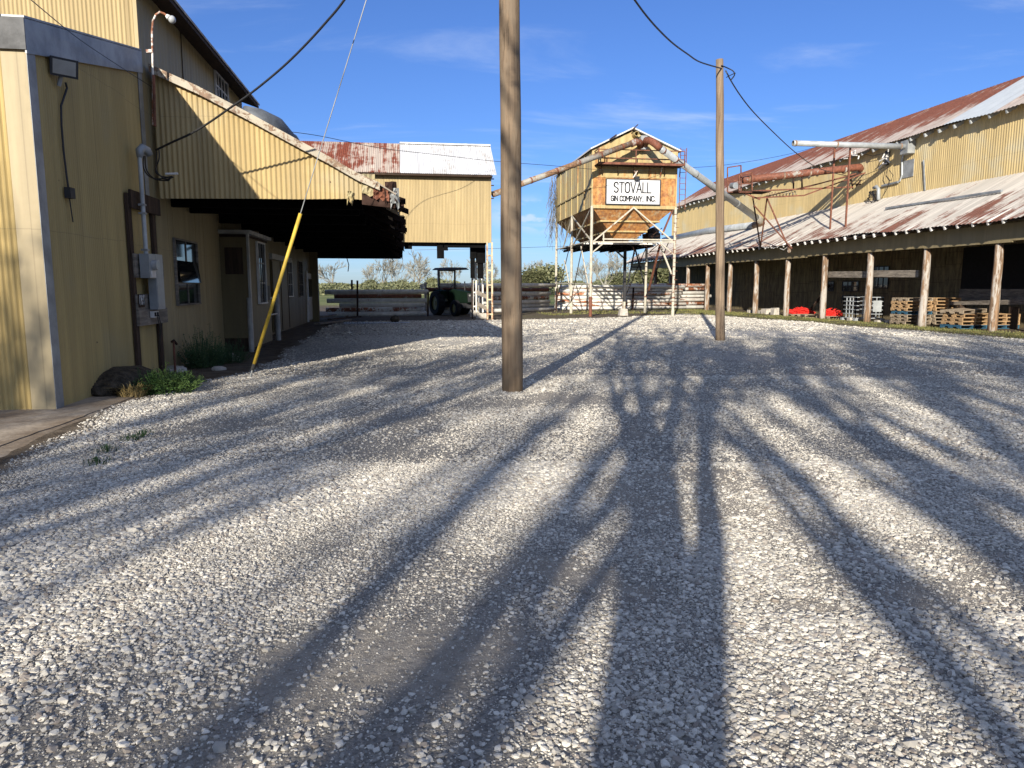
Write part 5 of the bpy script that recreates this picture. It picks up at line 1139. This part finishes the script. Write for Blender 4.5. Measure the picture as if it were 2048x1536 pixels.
p = ony(846, 574, yA+1); tag(MB().tube([(p.x, p.y, p.z-.1), (p.x-.08, p.y, p.z+.16)], .12, 10).build('bucket', M['white']), 'white bucket tipped on top of the shaded pipes', 'bucket')
# planks and sheet under the canopy
for i, (u, v, l_, w_, an_, m_) in enumerate(((668, 648, 3.2, .26, 70, 'wood_gr'), (690, 642, 2.6, .22, 62, 'wood_dk'), (655, 640, 2.4, .3, 80, 'wood_gr'))):
    c = onz(u, v); dx, dy = math.cos(R(an_))*l_/2, math.sin(R(an_))*l_/2
    tag(MB().bar((c.x-dx, c.y-dy, .09+.05*i), (c.x+dx, c.y+dy, .12+.05*i), w_, .06).build('plank', M[m_]), ('grey plank lying nearest the white door', 'dark plank beside the stacked pipes', 'short grey plank against the end post')[i], 'plank')
c = onz(738, 648); mb = corr(MB(), (c.x-1.1, c.y-.35, .05), (1, .03, 0), 2.9, 0, .7, (0, 0, 1), pitch=.12, amp=.012, vdir=(0, 1, 0)); tag(mb.build('metal_sheet', M['galvp']), 'pale corrugated sheet lying on the ground in deep shade', 'metal sheet')
c = onz(790, 645); tag(MB().ball((c.x, c.y, .15), .22, 8, (1, .8, .9)).build('rubble_lump', M['rock']), 'dark lump of rubble beside the pale metal sheet', 'rubble')
# ---------------------------------------------------------------- tractor
tc_ = onz(912, 631); tr = empty('tractor', (0, 0, 0), 'dark green farm tractor with flat canopy parked in shade under the passage', 'tractor')
def cylx(mbq, cx, cy, cz, r, w_, n=28, lug=0):      # wheel, axle along local y
    b = len(mbq.v)
    prof = [(r*.60, -w_/2), (r*.93, -w_/2), (r, -w_*.35), (r, w_*.35), (r*.93, w_/2), (r*.60, w_/2)]
    for i in range(n):
        t = 2*math.pi*i/n
        for (rr, yy) in prof:
            q = rr*(1+(lug if i % 2 and rr > r*.95 else 0)); mbq.v.append((cx+q*math.cos(t), cy+yy, cz+q*math.sin(t)))
    k = len(prof)
    for i in range(n):
        j = (i+1) % n
        for m in range(k): m2 = (m+1) % k; mbq.f.append((b+i*k+m, b+j*k+m, b+j*k+m2, b+i*k+m2))
    return mbq
def wheel(x, y, r, w_):
    o = cylx(MB(), x, y, r, r, w_, 32, .035).build('wheel', M['black'], tr)
    s = 1 if y > 0 else -1
    mb = MB(); mb.tube([(x, y-w_*.28, r), (x, y+w_*.28, r)], r*.6, 24); mb.build('rim', M['rimy'], o)
    MB().tube([(x, y-w_*.36, r), (x, y+w_*.36, r)], r*.18, 12).build('hub', M['rimy'], o)
for s in (-1, 1): wheel(-.05, s*.85, .70, .42); wheel(2.05, s*.75, .45, .28)
MB().hexa([(.65, -.30, .75), (2.55, -.26, .75), (2.55, .26, .75), (.65, .30, .75)], [(.65, -.28, 1.52), (2.45, -.22, 1.34), (2.45, .22, 1.34), (.65, .28, 1.52)]).build('hood', M['green'], tr)
MB().box(2.46, 2.58, -.22, .22, .80, 1.28).build('grille', M['dark_steel'], tr)
for s in (-1, 1): MB().tube([(2.56, s*.13, 1.16), (2.60, s*.13, 1.16)], .055, 10).build('headlight', M['boardw'], tr)
MB().box(-.4, 2.3, -.20, .20, .45, .80).build('chassis', M['dark_steel'], tr)
MB().box(.35, .70, -.36, .36, .7, 1.42).build('dashboard', M['green'], tr)
MB().hexa([(-.25, -.24, .95), (.20, -.24, .95), (.20, .24, .95), (-.25, .24, .95)], [(-.3, -.24, 1.08), (.2, -.24, 1.06), (.2, .24, 1.06), (-.3, .24, 1.08)]).box(-.33, -.24, -.22, .22, 1.05, 1.5).build('seat', M['black'], tr)
for s in (-1, 1): MB().hexa([(-.72, s*.62-.2, 1.3), (.45, s*.62-.2, .95), (.45, s*.62+.2, .95), (-.72, s*.62+.2, 1.3)], [(-.45, s*.62-.2, 1.5), (.42, s*.62-.2, 1.42), (.42, s*.62+.2, 1.42), (-.45, s*.62+.2, 1.5)]).build('fender', M['green'], tr)
mb = MB(); ring = [(.45+.19*math.cos(t_)*.6, .19*math.sin(t_), 1.62+.19*math.cos(t_)*.8) for t_ in np.linspace(0, 6.283, 17)]
mb.tube(ring, .016, 6).bar((.45, 0, 1.62), (.62, 0, 1.4), .03).build('steering_wheel', M['black'], tr)
for s in (-1, 1): MB().bar((-.40, s*.52, .9), (-.42, s*.52, 2.62), .08).build('roll_bar', M['dark_steel'], tr)
MB().bar((-.42, -.52, 2.6), (-.42, .52, 2.6), .08).build('roll_bar_top', M['dark_steel'], tr)
MB().hexa([(-.95, -.72, 2.62), (1.0, -.72, 2.62), (1.0, .72, 2.62), (-.95, .72, 2.62)], [(-.8, -.6, 2.75), (.85, -.6, 2.75), (.85, .6, 2.75), (-.8, .6, 2.75)]).build('sun_canopy', M['dark_steel'], tr)
MB().tube([(1.5, .15, 1.3), (1.5, .15, 1.95)], .035, 8).build('exhaust', M['dark_steel'], tr)
tr.location = (tc_.x-.25, tc_.y+1.0, 0); tr.rotation_euler = (0, 0, R(-66))
# ---------------------------------------------------------------- shed contents
def make_pallet(mat):
    root = empty('pallet', (0, 0, 0)); m = M[mat]
    mb = MB()
    for k in range(7): mb.box(-.6, .6, -.5+k*.152, -.5+k*.152+.10, .122, .140)
    mb.build('top_deck', m, root)
    for yy in (-.5, -.02, .46):
        pass
    for xx in (-.6, -.02, .56):
        mb = MB(); mb.box(xx, xx+.04, -.5, -.32, .02, .121).box(xx, xx+.04, -.10, .10, .02, .121).box(xx, xx+.04, .30, .512, .02, .121).box(xx, xx+.04, -.32, -.10, .075, .121).box(xx, xx+.04, .10, .30, .075, .121)
        mb.build('stringer', m, root)
    mb = MB()
    for yy in (-.5, -.05, .41): mb.box(-.6, .6, yy, yy+.10, .002, .019)
    mb.build('bottom_deck', m, root); return root
PROT = {k: make_pallet(k) for k in ('pallet', 'pallet_g', 'pallet_b')}; used = set()
def put_pallet(kind, x, y, z, rz, label, group, tilt=0):
    o = PROT[kind] if kind not in used else copy_tree(PROT[kind]); used.add(kind)
    o.location = (x, y, z); o.rotation_euler = (0, tilt, rz); tag(o, label, 'pallet', group); return o
def xu(u, x): return onx(u, 575, x).y
SX, SY = 21.9, xu(1962, 21.9); H = .142
near = [('pallet_b', 'blue pallet at the bottom of the nearer pallet stack'), ('pallet', 'tan pallet second from bottom in the nearer stack'), ('pallet', 'tan pallet third from bottom in the nearer stack'), ('pallet', 'orange tan pallet below the tilted grey one, nearer stack')]
for k, (m_, l_) in enumerate(near): put_pallet(m_, SX-.45+.03*k, SY+.2, .03+k*H, R(3+2*(k % 2)), l_, 'pallets in the nearer stack')
put_pallet('pallet_g', SX-.48, SY+.22, .06+4*H, R(10), 'grey tilted pallet topmost of the nearer stack', 'pallets in the nearer stack', R(-3))
for k, (m_, l_) in enumerate((('pallet_b', 'blue bottom pallet of the neighbouring stack behind the nearest post'), ('pallet', 'tan second pallet of the stack behind the nearest post'), ('pallet', 'tan third pallet of the stack behind the nearest post'), ('pallet', 'top pallet of the stack behind the nearest post'))):
    put_pallet(m_, SX+.85, SY+.1, .03+k*H, R(4-3*(k % 2)), l_, 'pallets behind the nearest post')
S2X, S2Y = 22.2, xu(1848, 22.2)
for k, (m_, l_) in enumerate((('pallet_g', 'worn bottom pallet of the farther stack'), ('pallet_g', 'worn second pallet of the farther stack'), ('pallet_g', 'grey third pallet under the dark blue one'), ('pallet_b', 'dark blue pallet in the middle of the farther stack'), ('pallet', 'tan pallet resting on the dark blue one'), ('pallet', 'sixth pallet up in the farther stack'), ('pallet', 'second pallet from the top of the farther stack'), ('pallet_g', 'topmost pallet of the farther stack'))):
    put_pallet(m_, S2X-.55+.04*(k % 2), S2Y, .03+k*H, R(2*(k % 3)), l_, 'pallets in the farther stack')
for k, (m_, l_) in enumerate((('pallet_g', 'bottom pallet of the right hand part of the farther pile'), ('pallet_g', 'second pallet, right hand part of the farther pile'), ('pallet_g', 'third pallet, right hand part of the farther pile'), ('pallet_g', 'dim fourth pallet, right hand part of the farther pile'), ('pallet', 'fifth pallet, right hand part of the farther pile'), ('pallet', 'sixth pallet, right hand part of the farther pile'), ('pallet', 'seventh pallet, right hand part of the farther pile'), ('pallet', 'topmost pallet, right hand part of the farther pile'))):
    put_pallet(m_, S2X+.75, S2Y-.1, .03+k*H, R(3-2*(k % 3)), l_, 'pallets in the farther pile')
# long boards lying behind pallets
for k in range(4):
    a, b = onx(1895, 604+1.7*k, 23.1), onx(2080, 599+2.8*k, 23.1); tag(MB().bar(a, b, .14, .035).build('long_board', M['wood_gr']), ('top', 'second', 'third', 'bottom')[k]+' long pale board behind the pallets', 'board', 'long boards racked in the shed')
for k, yy in enumerate((onx(1925, 600, 23.1).y, onx(2030, 600, 23.1).y)): tag(MB().box(22.95, 23.25, yy-.08, yy+.08, 0, onx(1960, 610, 23.1).z-.03).build('trestle', M['wood_dk']), ('farther', 'nearer')[k]+' dark trestle under the long boards', 'trestle')
# tote cage
CX, CY = 21.95, xu(1728, 21.95)
cg = empty('tote_cage', (CX, CY, 0), 'square galvanised tote cage with pale plates between the shed posts', 'cage')
def cage_face(a, b, z0, z1, nx_, nz, nm):
    mb = MB(); a, b = Vector(a), Vector(b)
    for i in range(nx_+1): q = a.lerp(b, i/nx_); mb.bar(q+Vector((0, 0, z0)), q+Vector((0, 0, z1)), .032)
    for j in range(nz+1): z_ = z0+(z1-z0)*j/nz; mb.bar(a+Vector((0, 0, z_)), b+Vector((0, 0, z_)), .03)
    return mb.build(nm, M['galvp'], cg)
c4 = [(CX-.75, CY-.6), (CX+.55, CY-.75), (CX+.7, CY+.5), (CX-.6, CY+.65)]
for i in range(4): a, b = c4[i], c4[(i+1) % 4]; cage_face((a[0], a[1], 0), (b[0], b[1], 0), .14, 1.14, 4, 5, 'side_grid')
a, b = Vector((c4[0][0], c4[0][1], 0)), Vector((c4[1][0], c4[1][1], 0)); n_ = Vector((.02, -.12, 0)).normalized()*.025
for (f0, f1_q, z0, z1) in ((.32, .50, .42, .95), (.62, .93, .45, .98)): p, q = a.lerp(b, f0)+n_, a.lerp(b, f1_q)+n_; MB().hexa([p+Vector((0, 0, z0)), q+Vector((0, 0, z0)), q+Vector((0, .01, z0)), p+Vector((0, .01, z0))], [p+Vector((0, 0, z1)), q+Vector((0, 0, z1)), q+Vector((0, .01, z1)), p+Vector((0, .01, z1))]).build('plate', M['galvp'], cg)
mb = MB()
for (x, y) in c4: mb.box(x-.08, x+.08, y-.08, y+.08, 0, .13)
mb.build('feet', M['galvp'], cg)
# second cage part on left, lower grid
# red bundles on broken pallets
def bundle(u, x, label, seed, wx):
    y = xu(u, x); rd = random.Random(seed); mb = MB()
    for k in range(90):
        a0 = rd.uniform(0, 6.28); r_ = rd.uniform(.15, wx); zc = rd.uniform(.12, .42)*(1.15-r_/wx*.6); pts = []
        for j in range(7):
            t = a0+j*.8*rd.uniform(.7, 1.1); rr = r_*(1+.25*math.sin(j*2.3+k)); pts.append((x+rr*math.cos(t), y+rr*.75*math.sin(t), max(.14, zc+rd.uniform(-.12, .16))))
        mb.tube(pts, rd.uniform(.010, .024), 4)
    mb.ball((x, y, .16), wx*.6, 10, (1, .75, .28))
    return tag(mb.build('strap_bundle', M['red']), label, 'strap bundle', 'red bundles in the shed')
bundle(1603, 22.0, 'red tangled bundle between the fourth and fifth shed posts, with long loops', 3, .72); bundle(1665, 21.9, 'red tangled heap right beside the middle shed post on broken pallets', 8, .55)
for i, (u, x, z, rz, l_) in enumerate(((1603, 22.0, .0, 20, 'grey broken pallet under the farther red bundle'), (1632, 21.7, .02, -18, 'grey warped pallet between the two red bundles'), (1668, 21.8, .0, 8, 'lower grey pallet under the nearer red heap'))):
    put_pallet('pallet_g', x, xu(u, x), z, R(rz), l_, 'pallets under the red bundles')
# leaning dark board, concrete blocks, rubble
y = xu(1625, 22.6); tag(MB().bar((22.6, y+.5, 0), (23.2, y-.7, 1.75), .2, .05).build('leaning_board', M['wood_dk']), 'dark board leaning behind the red bundles', 'board')
for i, (u, x, s, h, l_) in enumerate(((1538, 21.7, .30, .34, 'squarish pale block beside the fourth post'), (1553, 21.5, .2, .42, 'upright pale slab next to the squarish block'), (1527, 21.9, .34, .2, 'low pale block behind the squarish one'), (1503, 21.6, .16, .2, 'small grey block at the foot of the third post'))):
    y = xu(u, x); tag(MB().hexa([(x-s, y-s, 0), (x+s, y-s, 0), (x+s, y+s, 0), (x-s, y+s, 0)], [(x-s*.8, y-s*.9, h*.9), (x+s*.9, y-s*.8, h), (x+s*.85, y+s*.8, h), (x-s, y+s*.9, h*.95)]).build('concrete_chunk', M['conc']), l_, 'block')
for i, (u, x) in enumerate(((1768, 21.8), (1790, 21.9), (1712, 21.4))):
    y = xu(u, x); tag(MB().box(x-.3, x+.3, y-.12, y+.12, .0, .1+.03*i).build('scrap_block', M['conc']), ('flat reddish slab right of the tote cage', 'small block left of the farther pallets', 'small block under the tote cage corner')[i], 'block')
p = onz(1247, 631); tag(MB().hexa([(p.x-.28, p.y-.2, -.05), (p.x+.22, p.y-.2, -.05), (p.x+.22, p.y+.25, -.05), (p.x-.28, p.y+.25, -.05)], [(p.x-.22, p.y-.16, .42), (p.x+.18, p.y-.18, .38), (p.x+.2, p.y+.2, .38), (p.x-.2, p.y+.2, .44)]).build('concrete_chunk', M['conc']), 'pale block standing on the ground under the tower', 'block')
# ---------------------------------------------------------------- boulder, weeds, spigot on the left
def blob(c, r, sq, seed, name, mat, n=18):
    rd = np.random.default_rng(seed); mb = MB(); mb.ball((0, 0, 0), 1, n, (1, 1, 1)); v = np.array(mb.v)
    d = 1+.35*(fbm(v[:, 0]*1.1+v[:, 2]+9, v[:, 1]*1.1-v[:, 2]*.7+7, 1.3, 4, seed)-.5)*1.6
    v = v*d[:, None]*np.array(sq)*r+np.array(c); mb.v = [tuple(a) for a in v]; return mb.build(name, M[mat], None)
c = onz(238, 795); tag(blob((c.x-.12, c.y+.55, .12), .62, (.75, 1.25, .46), 3, 'boulder', 'rock', 22), 'long dark boulder lying against the foot of the annex wall', 'rock')
def tuft(c, n, r, h, mat, name, label, cat, seed, curl=.5, wd=.006, kind=None):
    rd = random.Random(seed); mb = MB()
    for k in range(n):
        a = rd.uniform(0, 6.28); q = r*math.sqrt(rd.random()); x, y = c[0]+q*math.cos(a), c[1]+q*math.sin(a); hh = h*rd.uniform(.5, 1.1)*(1-.5*q/r); dx, dy = math.cos(a)*curl*hh*rd.random(), math.sin(a)*curl*hh*rd.random()
        w_ = wd*rd.uniform(.7, 1.5); wx, wy = w_*math.sin(a), -w_*math.cos(a)
        p0, p1, p2 = (x, y, c[2]), (x+dx*.4, y+dy*.4, c[2]+hh*.65), (x+dx, y+dy, c[2]+hh*(1-curl*.25))
        b = len(mb.v); mb.v += [(p0[0]-wx, p0[1]-wy, p0[2]), (p0[0]+wx, p0[1]+wy, p0[2]), (p1[0]+wx, p1[1]+wy, p1[2]), (p1[0]-wx, p1[1]-wy, p1[2]), p2]
        mb.f += [(b, b+1, b+2, b+3), (b+3, b+2, b+4)]
    o = mb.build(name, M[mat]); tag(o, label, cat)
    if kind: o['kind'] = kind
    return o
c = onz(262, 797); tuft((c.x, c.y+.05, .02), 420, .20, .34, 'dry', 'straw_tuft', 'dry straw coloured grass tuft in front of the dark boulder', 'grass tuft', 4, 1.2)
def weed(c, n, r, h, mat, label, seed):
    """bushy weed: stems carrying many small leaflets"""
    rd = random.Random(seed); e = empty('weed_clump', c, label, 'weed', 'weeds along the wall foot'); st = MB(); lf = MB()
    for k in range(n):
        a = rd.uniform(0, 6.28); q = r*math.sqrt(rd.random()); base = Vector((c[0]+q*.75*math.cos(a), c[1]+q*.75*math.sin(a), c[2])); hh = h*(1-.55*(q/r)**2)*rd.uniform(.6, 1.15)
        hh *= (1.45 if rd.random() < .06 else 1); tip = base+Vector((math.cos(a)*q*.5+rd.uniform(-.05, .05), math.sin(a)*q*.5+rd.uniform(-.05, .05), hh)); st.tube([base, tip], .004, 3, cap=False)
        for j in range(13):
            p = base.lerp(tip, .2+.8*j/13)+Vector((rd.gauss(0, .022), rd.gauss(0, .022), rd.gauss(0, .015))); s = rd.uniform(.005, .019)
            u_ = Vector((rd.uniform(-1, 1), rd.uniform(-1, 1), rd.uniform(-.4, .8))).normalized(); v_ = u_.orthogonal().normalized()
            lf.quad(p-u_*s*1.5, p-v_*s*.6, p+u_*s*1.5, p+v_*s*.6)
    st.build('stems', M[mat], e); lf.build('leaves', M[mat], e); return e
c = onz(330, 786); weed((c.x, c.y, .0), 300, .46, .36, 'leaf', 'bright green ferny weeds beside the dark boulder', 5)
c = onz(368, 772); weed((c.x, c.y, 0), 90, .25, .22, 'leaf', 'small low green weed patch at the gravel edge', 15)
c = onz(412, 737); weed((c.x-.05, c.y+.1, .0), 200, .42, .68, 'leaf_dk', 'taller dark green weeds in shade below the broad window', 6)
c = onz(455, 728); weed((c.x, c.y+.2, .0), 120, .38, .48, 'leaf_dk', 'dark weeds in shade by the booth corner', 7)
for i, (u, v) in enumerate(((262, 882), (284, 874), (198, 930), (215, 905))):
    c = onz(u, v); tuft((c.x, c.y, .02), 60, .12, .10, 'leaf_dk', 'sparse_sprig', ('leftmost of the two sprigs near each other in gravel', 'right hand of the two sprigs near each other in gravel', 'low sprig closest to the slab edge', 'thin sprig just beyond the slab edge')[i], 'sprig', 20+i, 1.4, .003)
c = onx(348, 700, XW+.18); sp_ = empty('water_spigot', (c.x, c.y, 0), 'thin rusty standpipe with a spigot below the broad window', 'spigot')
MB().tube([(c.x, c.y, 0), (c.x, c.y, .62)], .02, 8).build('standpipe', M['rust'], sp_); MB().tube([(c.x, c.y-.1, .60), (c.x, c.y+.02, .62), (c.x+.02, c.y+.12, .54)], .022, 8).build('tap', M['rust_dk'], sp_)
for i, (u, v, s) in enumerate(((455, 716, .18), (470, 722, .14), (438, 742, .12), (350, 745, .2))):
    c = onz(u, v); tag(blob((c.x, c.y, .04), s, (1.2, .9, .5), 30+i, 'loose_rock', 'conc', 10), ('flat rock at the booth foot', 'smaller rock right of the flat one at the booth', 'small rock at the edge of the dark weeds', 'flat rock behind the bright green weeds')[i], 'rock')
# ---------------------------------------------------------------- grass strip along the shed (stuff)
rd = random.Random(44); mb = MB()
for k in range(15000):
    y = 20+rd.random()**1.4*40; x = rd.gauss(20.35, .75)-max(0, (y-30)*.03); h_ = rd.uniform(.02, .085); a = rd.uniform(0, 6.28); w_ = .008+.0003*y
    if x > 22.4: continue
    if float(fbm(np.array([x]), np.array([y]), .9, 3, 61)[0]) < .40: continue
    dx, dy = w_*math.cos(a), w_*math.sin(a); b = len(mb.v); mb.v += [(x-dx, y-dy, -.005), (x+dx, y+dy, -.005), (x+rd.uniform(-.05, .05), y+rd.uniform(-.05, .05), h_)]; mb.f.append((b, b+1, b+2))
for k in range(5000):
    x = rd.uniform(8, 20); y = rd.uniform(39.5, 48)
    if float(fbm(np.array([x]), np.array([y]), .6, 4, 77)[0]) < .50: continue
    h_ = rd.uniform(.03, .12); a = rd.uniform(0, 6.28); w_ = .02; dx, dy = w_*math.cos(a), w_*math.sin(a); b = len(mb.v); mb.v += [(x-dx, y-dy, -.005), (x+dx, y+dy, -.005), (x+rd.uniform(-.05, .05), y+rd.uniform(-.05, .05), h_)]; mb.f.append((b, b+1, b+2))
o = mb.build('worn_grass', M['grass']); o['kind'] = 'stuff'; tag(o, 'short worn grass along the shed posts', 'grass')
# ---------------------------------------------------------------- trees
def gen_tree(seed, H, r0, trunk_h, spread, lev, forks=3, leaf=None, minr=.012, gn=.16, up=.25):
    rd = random.Random(seed); wood_ = MB(); lf = MB(); cnt = [0]
    def br(p, d, L, r, l_):
        n = 4; pts = [p.copy()]; rs = [r]; q = p.copy(); dd = d.copy()
        for i in range(n):
            dd = (dd+Vector((rd.gauss(0, gn), rd.gauss(0, gn), rd.gauss(0, gn*.6)+up*.12))).normalized(); q = q+dd*(L/n); pts.append(q.copy()); rs.append(max(minr*.7, r*(1-.42*(i+1)/n)))
        wood_.tube(pts, rs, 8 if l_ == 0 else (6 if l_ < 2 else 3), cap=False)
        if l_ >= lev:
            if leaf:
                for _ in range(leaf[0]):
                    c = pts[rd.randint(1, n)]+Vector((rd.gauss(0, leaf[2]), rd.gauss(0, leaf[2]), rd.gauss(0, leaf[2]))); s = leaf[1]*rd.uniform(.5, 1.3)
                    u_ = Vector((rd.gauss(0, 1), rd.gauss(0, 1), rd.gauss(0, 1))).normalized(); v_ = u_.orthogonal().normalized(); lf.quad(c-u_*s, c-v_*s*.6, c+u_*s, c+v_*s*.6)
            return
        for k in range(forks if l_ else forks+1):
            t = rd.uniform(.45, 1.0) if k else 1.0; i0 = min(n-1, int(t*n)); st = pts[i0].lerp(pts[i0+1], t*n-i0) if i0 < n else pts[-1]
            a = rd.uniform(0, 6.28); sp_r = spread*rd.uniform(.5, 1.2)*(.4 if k == 0 else 1)
            o_ = dd.orthogonal().normalized(); o_.rotate(Matrix.Rotation(a, 3, dd)); nd_ = (dd+o_*sp_r+Vector((0, 0, up*.4))).normalized()
            br(st, nd_, L*rd.uniform(.62, .82), max(minr, rs[-1]*rd.uniform(.6, .85)), l_+1)
    br(Vector((0, 0, -.2)), Vector((rd.uniform(-.04, .04), 0, 1)).normalized(), trunk_h, r0, 0)
    zs = max(v[2] for v in wood_.v); k_ = H/zs
    for m in (wood_, lf): m.v = [(x*k_, y*k_, z*k_) for (x, y, z) in m.v]
    return wood_, lf
def tree_obj(name, gen, barkm, leafm, tname='bare_branches'):
    e = empty(name, (0, 0, 0)); w_, l_ = gen; w_.build('trunk', M[barkm], e)
    if l_.f: l_.build('crown', M[leafm], e)
    return e
# far tree line: four bare kinds and two green kinds, then copies
FAR = [tree_obj('bare_tree', gen_tree(s, 9.8, .26, 2.6, .80, 5, 3, None, .034), 'bark_pale', 'leaf_olive') for s in (11, 12, 13, 14)]
GRN = [tree_obj('leafy_tree', gen_tree(s, 6.5, .22, 1.8, .8, 4, 3, (30, .24, .5), .03), 'tarp_bark', 'leaf_far') for s in (21, 22)]
fu = set()
def far_tree(pool, k, u, f, s, rz, label, grp, sx=1.0):
    o = pool[k] if (id(pool), k) not in fu else copy_tree(pool[k]); fu.add((id(pool), k))
    p = atf(u, 578, f); o.location = (p.x, p.y, 0); o.scale = (s*sx, s*sx, s); o.rotation_euler = (0, 0, rz); tag(o, label, 'tree', grp)
B = 'bare trees beyond the field'; G_ = 'green trees beyond the field'
far_tree(FAR, 0, 677, 175, .86, .3, 'pale spreading bare tree nearest the end post under the canopy', B, 1.1)
far_tree(FAR, 1, 733, 180, .80, 1.2, 'lightly leafed bare tree above the two stakes', B)
far_tree(FAR, 2, 762, 170, 1.02, 2.2, 'tall fan shaped bare tree, the biggest seen in the canopy opening', B, 1.1)
far_tree(FAR, 3, 790, 190, .92, .8, 'thin bare tree just right of the tall fan shaped one', B)
far_tree(FAR, 0, 817, 185, .88, 2.9, 'faint bare tree below the ragged canopy corner', B)
far_tree(FAR, 1, 846, 165, 1.08, 4.2, 'tall dark branched bare tree between canopy corner and tractor', B)
far_tree(FAR, 2, 905, 175, .95, 5.0, 'bare tree seen through the tractor roll bars', B)
far_tree(FAR, 3, 948, 170, .9, 1.9, 'bare tree right of the tractor canopy', B)
far_tree(FAR, 0, 995, 172, .80, 5.5, 'bare tree just left of the near pole', B)
far_tree(FAR, 3, 1075, 178, .86, 3.4, 'bare tree between near pole and tower vine', B)
far_tree(FAR, 1, 1165, 180, .82, 0.4, 'faint bare tree behind the left tower legs', B)
far_tree(FAR, 2, 1212, 150, 1.03, 3.9, 'round crowned bare tree framed between tower legs', B, 1.25)
far_tree(FAR, 0, 1266, 190, .78, 1.1, 'small grey bare tree behind the right tower legs', B)
far_tree(FAR, 3, 1188, 185, .85, 2.4, 'bare tree half hidden by the front left tower leg', B)
for i, (u, f, s, lab) in enumerate(((742, 160, .62, 'dark bushy green tree under the two stakes'), (808, 165, .68, 'green bush tree left of the ragged corner'), (868, 160, .7, 'green bushy tree left of the tractor'), (1060, 150, .92, 'green leafy tree right of the near pole'), (1095, 155, .98, 'green leafy tree beside the tower vine'), (1235, 150, .8, 'green leafy tree in the tower opening'), (1250, 158, .72, 'green leafy tree behind the inner tower post'), (1318, 120, 1.0, 'dark green tree under the lean-to end'), (1345, 118, .98, 'dark green tree beyond the last shed posts'), (1300, 130, .85, 'green tree left of the shed end'), (1375, 122, 1.0, 'green tree seen past the farthest shed post'), (1000, 165, .68, 'green bushy tree behind the near pole'))):
    far_tree(GRN, i % 2, u, f, s*(.74 if u < 1010 else .88), i*1.3, lab, G_, 1.25)
# undergrowth along the field edge
rd = random.Random(5); mb = MB()
for k in range(26000):
    u = rd.uniform(560, 1480); f = rd.uniform(150, 200); p = atf(u, 578, f); hmax = 1.9+1.7*float(vnoise(np.array([u*.045]), np.array([0.5]), 3)[0])
    if u > 1290: hmax += 1.0
    z = rd.random()**.8*hmax; s = rd.uniform(.12, .32); u_ = Vector((rd.gauss(0, 1), rd.gauss(0, 1), rd.gauss(0, 1))).normalized(); v_ = u_.orthogonal().normalized()
    c = Vector((p.x, p.y, z)); mb.quad(c-u_*s, c-v_*s, c+u_*s, c+v_*s)
o = mb.build('undergrowth', M['leaf_far']); o['kind'] = 'stuff'; tag(o, 'low green and olive undergrowth along the far field edge', 'undergrowth')
# trees behind the photographer: only their shadows reach the yard
sA, cA = math.sin(SUN_AZ), math.cos(SUN_AZ)
def pq(p, q): return (p*cA+q*sA, -p*sA+q*cA)
SH = [tree_obj('shade_tree', gen_tree(s, h, r, th, sp, lv_, fk_, (lf_, .12, .30) if lf_ else None, .035, up=.5, gn=.10), 'tarp_bark', 'leaf') for (s, h, r, th, sp, lf_, lv_, fk_) in SHT]
used2 = set()
for i, (p, q, k, s, rz, lab) in enumerate(SHP):
    o = SH[k] if k not in used2 else copy_tree(SH[k]); used2.add(k)
    x, y = pq(p, q); o.location = (x, y, 0); o.rotation_euler = (0, 0, rz); o.scale = (s, s, s); tag(o, lab, 'tree', 'tall trees behind the photographer')
# merge ordering checks
bpy.context.view_layer.update()
